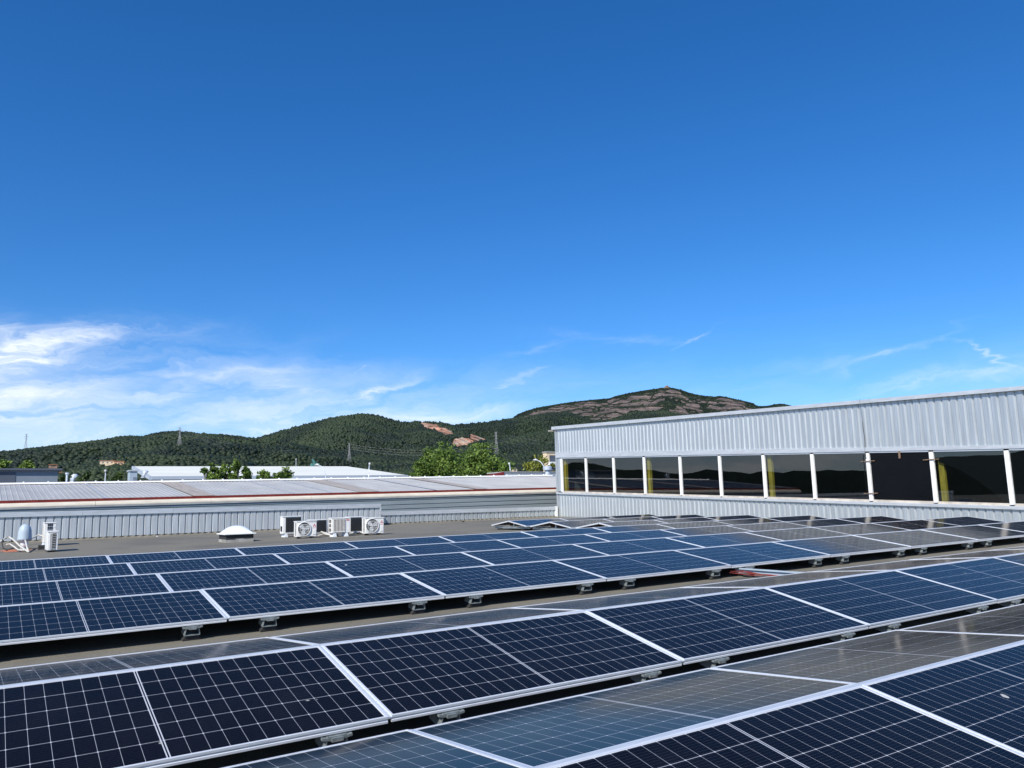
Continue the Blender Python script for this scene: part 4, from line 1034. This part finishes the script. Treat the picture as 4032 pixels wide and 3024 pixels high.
# middle hill with the quarry scar
cr2 = [(500, 1860), (800, 1790), (950, 1742), (1010, 1728), (1050, 1716), (1100, 1701), (1150, 1688), (1200, 1673), (1260, 1660), (1310, 1647), (1350, 1640), (1400, 1634), (1445, 1631), (1480, 1637), (1520, 1648), (1560, 1660), (1600, 1664), (1650, 1662), (1700, 1664), (1745, 1667), (1780, 1678), (1830, 1700), (1900, 1725), (2000, 1760), (2150, 1800), (2350, 1850)]
SCAR = [azel(*p_) for p_ in ((1655, 1664), (1690, 1668), (1725, 1671), (1730, 1686), (1752, 1684), (1776, 1692), (1786, 1706), (1776, 1716), (1748, 1718), (1728, 1708), (1718, 1694), (1690, 1692), (1668, 1684))]
SCAR2 = [azel(*p_) for p_ in ((1786, 1732), (1815, 1722), (1842, 1726), (1852, 1710), (1880, 1710), (1905, 1714), (1930, 1720), (1936, 1728), (1905, 1734), (1872, 1740), (1840, 1752), (1800, 1756), (1776, 1748))]
def inpoly(A, E_, poly):
    c = np.zeros(A.shape, bool); n = len(poly)
    for k in range(n):
        x1, y1 = poly[k]; x2, y2 = poly[(k+1) % n]
        if y1 == y2: continue
        c ^= ((y1 > E_) != (y2 > E_)) & (A < (x2-x1)*(E_-y1)/(y2-y1)+x1)
    return c
def rock2(AZ, tE, X, Y, Z, T, fb):
    A = AZ+fb(X/60, Z/25, 3)*.004; E_ = np.arctan(tE)+fb(X/60+30, Z/25, 3)*.003
    return (inpoly(A, E_, SCAR) | inpoly(A, E_, SCAR2)).astype(float)
h2, g2 = hill('hill', '', cr2, 2600, 1350, 0, 620, 190, 8, 45, M['hill'], .95, rock=rock2)
forest('forest', 'wood covering the rounded middle hill around the quarry scar', g2, 42000, 3.7, M['wood_mid'], 22)
# farther wooded shoulder below the cliffs
cr3 = [(1500, 1720), (1700, 1690), (1760, 1680), (1790, 1673), (1830, 1670), (1870, 1667), (1910, 1663), (1960, 1656), (2000, 1650), (2035, 1647), (2080, 1641), (2140, 1631), (2200, 1625), (2240, 1624), (2280, 1636), (2330, 1654), (2390, 1655), (2440, 1638), (2500, 1624), (2560, 1618), (2620, 1620), (2700, 1634), (2800, 1660), (3000, 1690), (3300, 1720)]
h3, g3 = hill('hill', '', cr3, 4400, 2600, 20, 360, 60, 14, 70, M['hill'], .95)
forest('forest', 'wooded far shoulder below the red cliffs', g3, 26000, 5.6, M['wood_mid'], 23)
# near dark foothill to the right of the large trees
cr0 = [(1150, 1845), (1300, 1820), (1500, 1800), (1700, 1795), (1820, 1775), (1900, 1752), (1960, 1738), (2040, 1722), (2110, 1708), (2190, 1690), (2300, 1675), (2500, 1668), (2800, 1700), (3200, 1750)]
h0, g0_ = hill('hill', '', cr0, 1050, 420, -6, 300, 50, 31, 14, M['hill'], .95)
forest('forest', 'dark wood on the nearer foothill behind the large trees', g0_, 26000, 2.1, M['wood_far'], 24)
# cliff-banded mountain
crM = [(1900, 1690), (2010, 1650), (2028, 1640), (2034, 1632), (2060, 1622), (2090, 1612), (2120, 1604), (2160, 1597), (2200, 1590), (2240, 1584), (2290, 1578), (2340, 1573), (2400, 1568), (2420, 1560), (2450, 1553), (2490, 1545), (2530, 1538), (2570, 1532), (2600, 1528), (2625, 1526), (2650, 1527), (2680, 1534), (2710, 1545), (2740, 1553), (2780, 1559), (2815, 1562), (2830, 1558), (2855, 1562), (2880, 1568), (2920, 1576), (2960, 1586), (2985, 1599), (3020, 1598), (3050, 1592), (3075, 1589), (3100, 1593), (3140, 1604), (3300, 1630), (3700, 1680)]
def cliffM(f, AZ, T, fb):
    w_ = fb(AZ*60+3, T*6+2, 4)
    q = f*12.0+w_*2.0; s = np.floor(q); r_ = q-s
    st = s+np.where(r_ < .62, r_*.55, .62*.55+(r_-.62)/.38*(1-.62*.55))
    g = (st-w_*2.0)/12.0
    return np.where((T > .2) & (T < .985), np.clip(g, 0, 1.0), f)
def rockM(AZ, tE, X, Y, Z, T, fb):
    gz = np.gradient(Z, axis=1); gd = np.gradient(np.hypot(X, Y), axis=1)+1e-6; sl = gz/gd
    n = fb(AZ*70, Z/70, 4); v = np.clip((sl-.30)*2.4+n*1.5, 0, 1)
    return v*np.clip((np.arctan(tE)-R(5.15))/R(.25)+n*1.4+.6, 0, 1)*np.where(T > .965, .25, 1)
hM, gM = hill('mountain', '', crM, 6600, 4700, 120, 640, 200, 44, 60, M['mountain'], .9, rock=rockM, cliffs=cliffM, dmod=.03)
forest('forest', 'scrub and pines on the ledges of the red cliff mountain', gM, 26000, 5.0, M['wood_mid'], 25, tmin=.2, rocklim=.36, tall=.9)
# hills on the other side of the valley (seen mirrored in the windows)
crB = [(0, 0)]
def ring(name, a0, a1, e0, D, seed):
    n = 160; A = np.linspace(R(a0), R(a1), n); fb = vnoise(seed); el_ = R(e0)*(1+1.2*fb(A*9+40, A*0+3, 5))
    P = []; F = []
    for k in range(n):
        for (d, h) in ((D*.6, GZ-2), (D*.8, D*.8*math.tan(el_[k])*.45), (D, D*math.tan(el_[k])), (D*1.4, GZ-2)): P.append((d*math.sin(A[k]), d*math.cos(A[k]), h))
    for k in range(n-1):
        for j in range(3): F.append((k*4+j, (k+1)*4+j, (k+1)*4+j+1, k*4+j+1))
    tag(np_mesh(name, P, F, M['hill'], {'rock': np.zeros(len(P))}, smooth=True), kind='structure')
ring('hill', -130, -14, 2.6, 3200, 61)
# castle-like chapel on the summit
p = at(2626, 1527, 5400); d6 = 6560/ math.hypot(p.x, p.y); p = p*d6
b = MB(); b.box((0, 0, 6), (30, 20, 16)); b.box((2, 0, 16), (10, 10, 10)); b.box((-18, 0, 2), (12, 12, 10))
tag(b.build('chapel', M['stone'], None, False, (p.x, p.y, p.z-2)), 'tiny stone chapel on the summit of the cliff mountain', 'chapel')
def on_slope(grid, x, y):
    az_, ts, X, Y, Z, rk = grid; a, e = azel(x, y); i = int(np.clip(np.searchsorted(az_, a), 1, len(az_)-1)); k = np.where(Z[i]/np.hypot(X[i], Y[i]) >= math.tan(e))[0]
    j = k[0] if len(k) else len(ts)-11; return math.hypot(X[i, j], Y[i, j])
def drop(x, y, D):
    d = ray(x, y); k = D/math.hypot(d.x, d.y); return d*k
# farmhouse and bell tower among the trees of the left ridge
def far_house(x0, x1, ytop, ybase, D, label, wall, name='house', roofm=None):
    D = on_slope(g1, (x0+x1)/2, ybase)-6
    a, b_, t = drop(x0, ybase, D), drop(x1, ybase, D), drop((x0+x1)/2, ytop, D); w_ = (b_-a).length; h = t.z-a.z
    o = empty(name, (a.x, a.y, a.z), label, 'house', None, -math.atan2((b_-a).y*-1, (b_-a).x))
    MB().box2((0, 0, -4), (w_, w_*.5, h*.82)).build('wall', wall, o)
    z = h*.82+.01; b = MB(); b.v = [(-.4, -.4, z), (w_+.4, -.4, z), (w_+.4, w_*.5+.4, z), (-.4, w_*.5+.4, z), (-.4, w_*.25, z+h*.18), (w_+.4, w_*.25, z+h*.18)]
    b.f = [(0, 1, 5, 4), (1, 2, 5), (2, 3, 4, 5), (3, 0, 4), (3, 2, 1, 0)]; b.build('roof', roofm or M['tile'], o)
    for k in range(3): xx = w_*(.2+.3*k); MB().box2((xx-.5, -.08, h*.2), (xx+.5, -.005, h*.5)).build('window', M['slate_dark'], o)
    return o
far_house(393, 452, 1812, 1826, 640, 'pale ochre house with tiled roof on the wooded slope, left of a pair', M['ochre_pale'])
far_house(448, 488, 1815, 1830, 625, 'orange house with tiled roof on the wooded slope, right of a pair', M['ochre'])
a = drop(208, 1849, 420); t = drop(208, 1834, 420)
tw = empty('bell_tower', a, 'small square brown tower rising behind the slate-blue block', 'tower'); h = t.z-a.z
MB().box2((-1.6, -1.6, -8), (1.6, 1.6, h*.80)).build('shaft', M['stone'], tw)
b = MB()
for (sx_, sy_) in ((-1, -1), (1, -1), (1, 1), (-1, 1)): b.box2((sx_*1.6-.35*(sx_ > 0)*2+(.0), sy_*1.2-.35, h*.801), (sx_*1.6-.35*(sx_ > 0)*2+.7, sy_*1.2+.35, h*1.2))
b.build('belfry', M['stone'], tw); MB().box2((-1.8, -1.8, h*1.201), (1.8, 1.8, h*1.34)).build('roof', M['tile'], tw)
far_house(228, 242, 1858, 1872, 400, 'small orange-walled house right beside the slate-blue block', M['ochre'])

# ------------------------------------------------------------------ pylons and their cables
def pylon(x, ytop, ybase, D, label, arms=3, thick=.21, grid=None):
    if grid: D = on_slope(grid, x, ybase)-4
    a, t = drop(x, ybase, D), drop(x, ytop, D); H = t.z-a.z; o = empty('pylon', a, label, 'pylon', 'electricity pylons on the hills', math.atan2(-a.x, a.y)+.5)
    w0, w1 = H*.085, H*.018
    def ww(z): return w0+(w1-w0)*min(1, z/(H*.62)) if z < H*.62 else w1
    b = MB(); n = 9; zs = [H*.98*k/n for k in range(n+1)]
    for (sx_, sy_) in ((-1, -1), (1, -1), (1, 1), (-1, 1)):
        b.tube([(sx_*ww(z), sy_*ww(z), z-(2 if z == 0 else 0)) for z in zs], thick*.5, 4)
    b.tube([(0, 0, H*.97), (0, 0, H*1.02)], thick*.4, 4); b.build('mast', M['pylon'], o)
    b = MB()
    for k in range(n):
        z0, z1 = zs[k], zs[k+1]; w_0, w_1 = ww(z0), ww(z1)
        for s_ in (-1, 1):
            b.tube([(-w_0, s_*w_0, z0), (w_1, s_*w_1, z1)], thick*.3, 3); b.tube([(w_0, s_*w_0, z0), (-w_1, s_*w_1, z1)], thick*.3, 3)
            b.tube([(s_*w_0, -w_0, z0), (s_*w_1, w_1, z1)], thick*.3, 3); b.tube([(s_*w_0, w_0, z0), (s_*w_1, -w_1, z1)], thick*.3, 3)
    b.build('bracing', M['pylon'], o)
    tips = []
    for k in range(arms):
        z = H*(.98-.145*k); L = H*(.105+.03*(k == 1)); b = MB()
        for s_ in (-1, 1):
            b.tube([(s_*w1, -w1, z), (s_*L, 0, z), (s_*w1, w1, z)], thick*.42, 4); b.tube([(s_*w1, 0, z+H*.035), (s_*L, 0, z)], thick*.35, 4)
            tips.append((s_*L, 0, z-.6))
        b.build('cross_arm', M['pylon'], o)
    return o, tips, H
p1, t1, H1 = pylon(100, 1708, 1774, 1350, 'slender grey pylon on the skyline of the left ridge, leftmost')
p2, t2, H2 = pylon(706, 1683, 1755, 1180, 'lattice pylon rising above the left ridge crest, sand-coloured lower half', grid=g1)
p3, t3, H3 = pylon(1375, 1745, 1808, 800, 'small dark pylon before the middle hill slope', thick=.16)
p4, t4, H4 = pylon(1955, 1700, 1790, 760, 'dark narrow pylon behind the large trees, rightmost', thick=.16)
def world_tip(o, t): c, s = math.cos(o.rotation_euler.z), math.sin(o.rotation_euler.z); return Vector((o.location.x+t[0]*c-t[1]*s, o.location.y+t[0]*s+t[1]*c, o.location.z+t[2]))
def cables(o1, t1_, ends, sag, r=.045):
    for a, e in zip(t1_, ends):
        A_ = world_tip(o1, a); pts = []
        for k in range(17): q = k/16; v = A_.lerp(e, q); v.z -= 4*sag*q*(1-q); pts.append(tuple(v-o1.location))
        c = MB().tube(pts, r, 4, False).build('cable', M['pylon'], None); c.parent = o1; c.matrix_parent_inverse = Matrix.Rotation(-o1.rotation_euler.z, 4, 'Z')
cables(p2, t2, [drop(1180+20*k, 1775+12*(k//2), 900) for k in range(6)], 6)
cables(p3, t3, [drop(1960, 1740+10*(k//2)+4*(k % 2), 770) for k in range(6)], 7, .035)
cables(p4, t4, [drop(2480, 1745+16*(k//2)+3*(k % 2), 900) for k in range(6)], 6, .035)

# ------------------------------------------------------------------ trees
def tree(name, x, ytop, wpx, Y, label, kind, n, leaf, seed, lobes=9, slim=1.0, zbot=None, group='trees beyond the roofs'):
    g = np.random.default_rng(seed); t = at(x, ytop, Y); wd = (at(x+wpx/2, ytop, Y)-at(x-wpx/2, ytop, Y)).length
    H = t.z-GZ; o = empty(name, (t.x, Y, GZ), label, 'tree', group)
    hz = (H if zbot is None else H-zbot)
    z0 = H*(.50 if H < 14 else .30)
    b = MB(); b.tube([(0, 0, -.1), (.05, .02, H*.25), (-.08, .05, H*.55), (.02, 0, H*.9)], [.24, .19, .12, .03], 8)
    cent = []
    for k in range(lobes):
        a = 2.4*k+g.random(); rr = wd*.5*(.35+.75*g.random())*(.55+.45*math.sin(math.pi*min(1, (k+1)/lobes*.85+.1))); z = z0+(H-z0)*(.18+.72*(k+.5)/lobes)
        rr *= (1-.50*((z-z0)/(H-z0))**2.5)
        c = np.array([rr*math.cos(a), rr*math.sin(a), z]); cent.append(c)
        zb = max(H*.12, z-.28*H); b.tube([(0, 0, zb), (c[0]*.5, c[1]*.5, (zb+z)/2+.2), tuple(c)], [.09, .06, .02], 5)
    b.build('trunk', M['bark'], o, True)
    cent = np.array(cent); P = []; tint = []
    per = n//lobes
    for k, c in enumerate(cent):
        s = wd*.5*(.20+.19*g.random()); sz = min(s*(1.05/slim), .30*H)
        # twigs: leaves gather round several sub-clusters in each lobe
        m_ = 16; d = g.normal(size=(m_, 3)); d /= np.linalg.norm(d, axis=1)[:, None]; sub = c+d*np.array([s, s, sz])*(.35+.75*g.random((m_, 1)))
        idx = g.integers(0, m_, per); q = sub[idx]+g.normal(size=(per, 3))*s*.30
        P.append(q); tint.append(np.clip(.45+.6*(g.random()-.5)+.5*(g.random(m_)[idx]-.5)+.5*(g.random(per)-.5), 0, 1))
    P = np.concatenate(P); tint = np.concatenate(tint); n = len(P)
    P[:, 2] = np.minimum(P[:, 2], H*1.0)
    u = g.normal(size=(n, 3)); u /= np.linalg.norm(u, axis=1)[:, None]; v = np.cross(u, g.normal(size=(n, 3))); v /= np.linalg.norm(v, axis=1)[:, None]
    L = leaf*(.6+.8*g.random((n, 1)))
    V = np.stack([P-u*L, P-v*L*.55, P+u*L, P+v*L*.55], 1).reshape(-1, 3); F = np.arange(4*n).reshape(n, 4)
    np_mesh('crown', V, F, M[kind], {'tint': np.repeat(tint, 4)}, parent=o)
    return o
tree('tree', 1738, 1746, 222, 84, 'tall green plane tree, left of the big pair behind the neighbour roof', 'leaf', 9500, .19, 101, 34)
tree('tree', 1880, 1750, 215, 88, 'tall green plane tree, right of the big pair behind the neighbour roof', 'leaf', 9500, .19, 102, 34)
tree('tree', 1665, 1800, 130, 82, 'smaller round tree at the left foot of the big green pair', 'leaf', 3600, .19, 103, 18)
tree('tree', 1945, 1795, 140, 80, 'smaller tree at the right foot of the big green pair', 'leaf', 4200, .19, 104, 18)
tree('tree', 2110, 1792, 120, 92, 'yellow-green tree beside the beige apartment block', 'leaf_yellow', 5500, .17, 105, 16)
tree('tree', 2180, 1795, 60, 100, 'sparse yellowish tree touching the window building corner', 'leaf_yellow', 2200, .17, 106, 7)
tree('poplar', 822, 1820, 80, 80, 'thin leafy poplar before the white roof, leftmost of its line', 'leaf', 1500, .16, 107, 10, .6)
tree('poplar', 850, 1806, 66, 80, 'thin leafy poplar before the white roof, second from left', 'leaf', 1500, .16, 108, 10, .6)
tree('poplar', 888, 1812, 90, 81, 'bushy poplar before the white roof, left of the tallest', 'leaf', 2400, .16, 109, 12, .7)
tree('poplar', 940, 1806, 96, 80, 'tallest bushy poplar before the white roof', 'leaf', 3000, .16, 110, 13, .7)
tree('poplar', 972, 1818, 66, 81, 'thin poplar right behind the tallest one before the white roof', 'leaf', 1600, .16, 111, 10, .6)
tree('bush_tree', 1042, 1834, 100, 79, 'round low tree before the white roof, left of a wide one', 'leaf', 3000, .16, 112, 12)
tree('bush_tree', 1112, 1832, 130, 79, 'wide low tree before the white roof, rightmost', 'leaf', 4200, .16, 113, 14)
tree('tree', 5, 1798, 160, 95, 'light green tree behind the slate-blue block at the left edge', 'leaf', 6000, .2, 114, 16)
tree('tree', 92, 1806, 120, 96, 'light green tree behind the slate-blue block, right of another', 'leaf', 5000, .2, 115, 14)
tree('tree', 268, 1852, 70, 110, 'dark low tree right of the slate-blue block', 'leaf_dark', 2000, .2, 116, 7)
tree('tree', 335, 1845, 90, 118, 'dark tree behind the thin street lamp, left of another', 'leaf_dark', 2400, .2, 117, 8)
tree('tree', 470, 1848, 90, 125, 'dark tree just left of the pale blue annex', 'leaf_dark', 2400, .2, 118, 8)
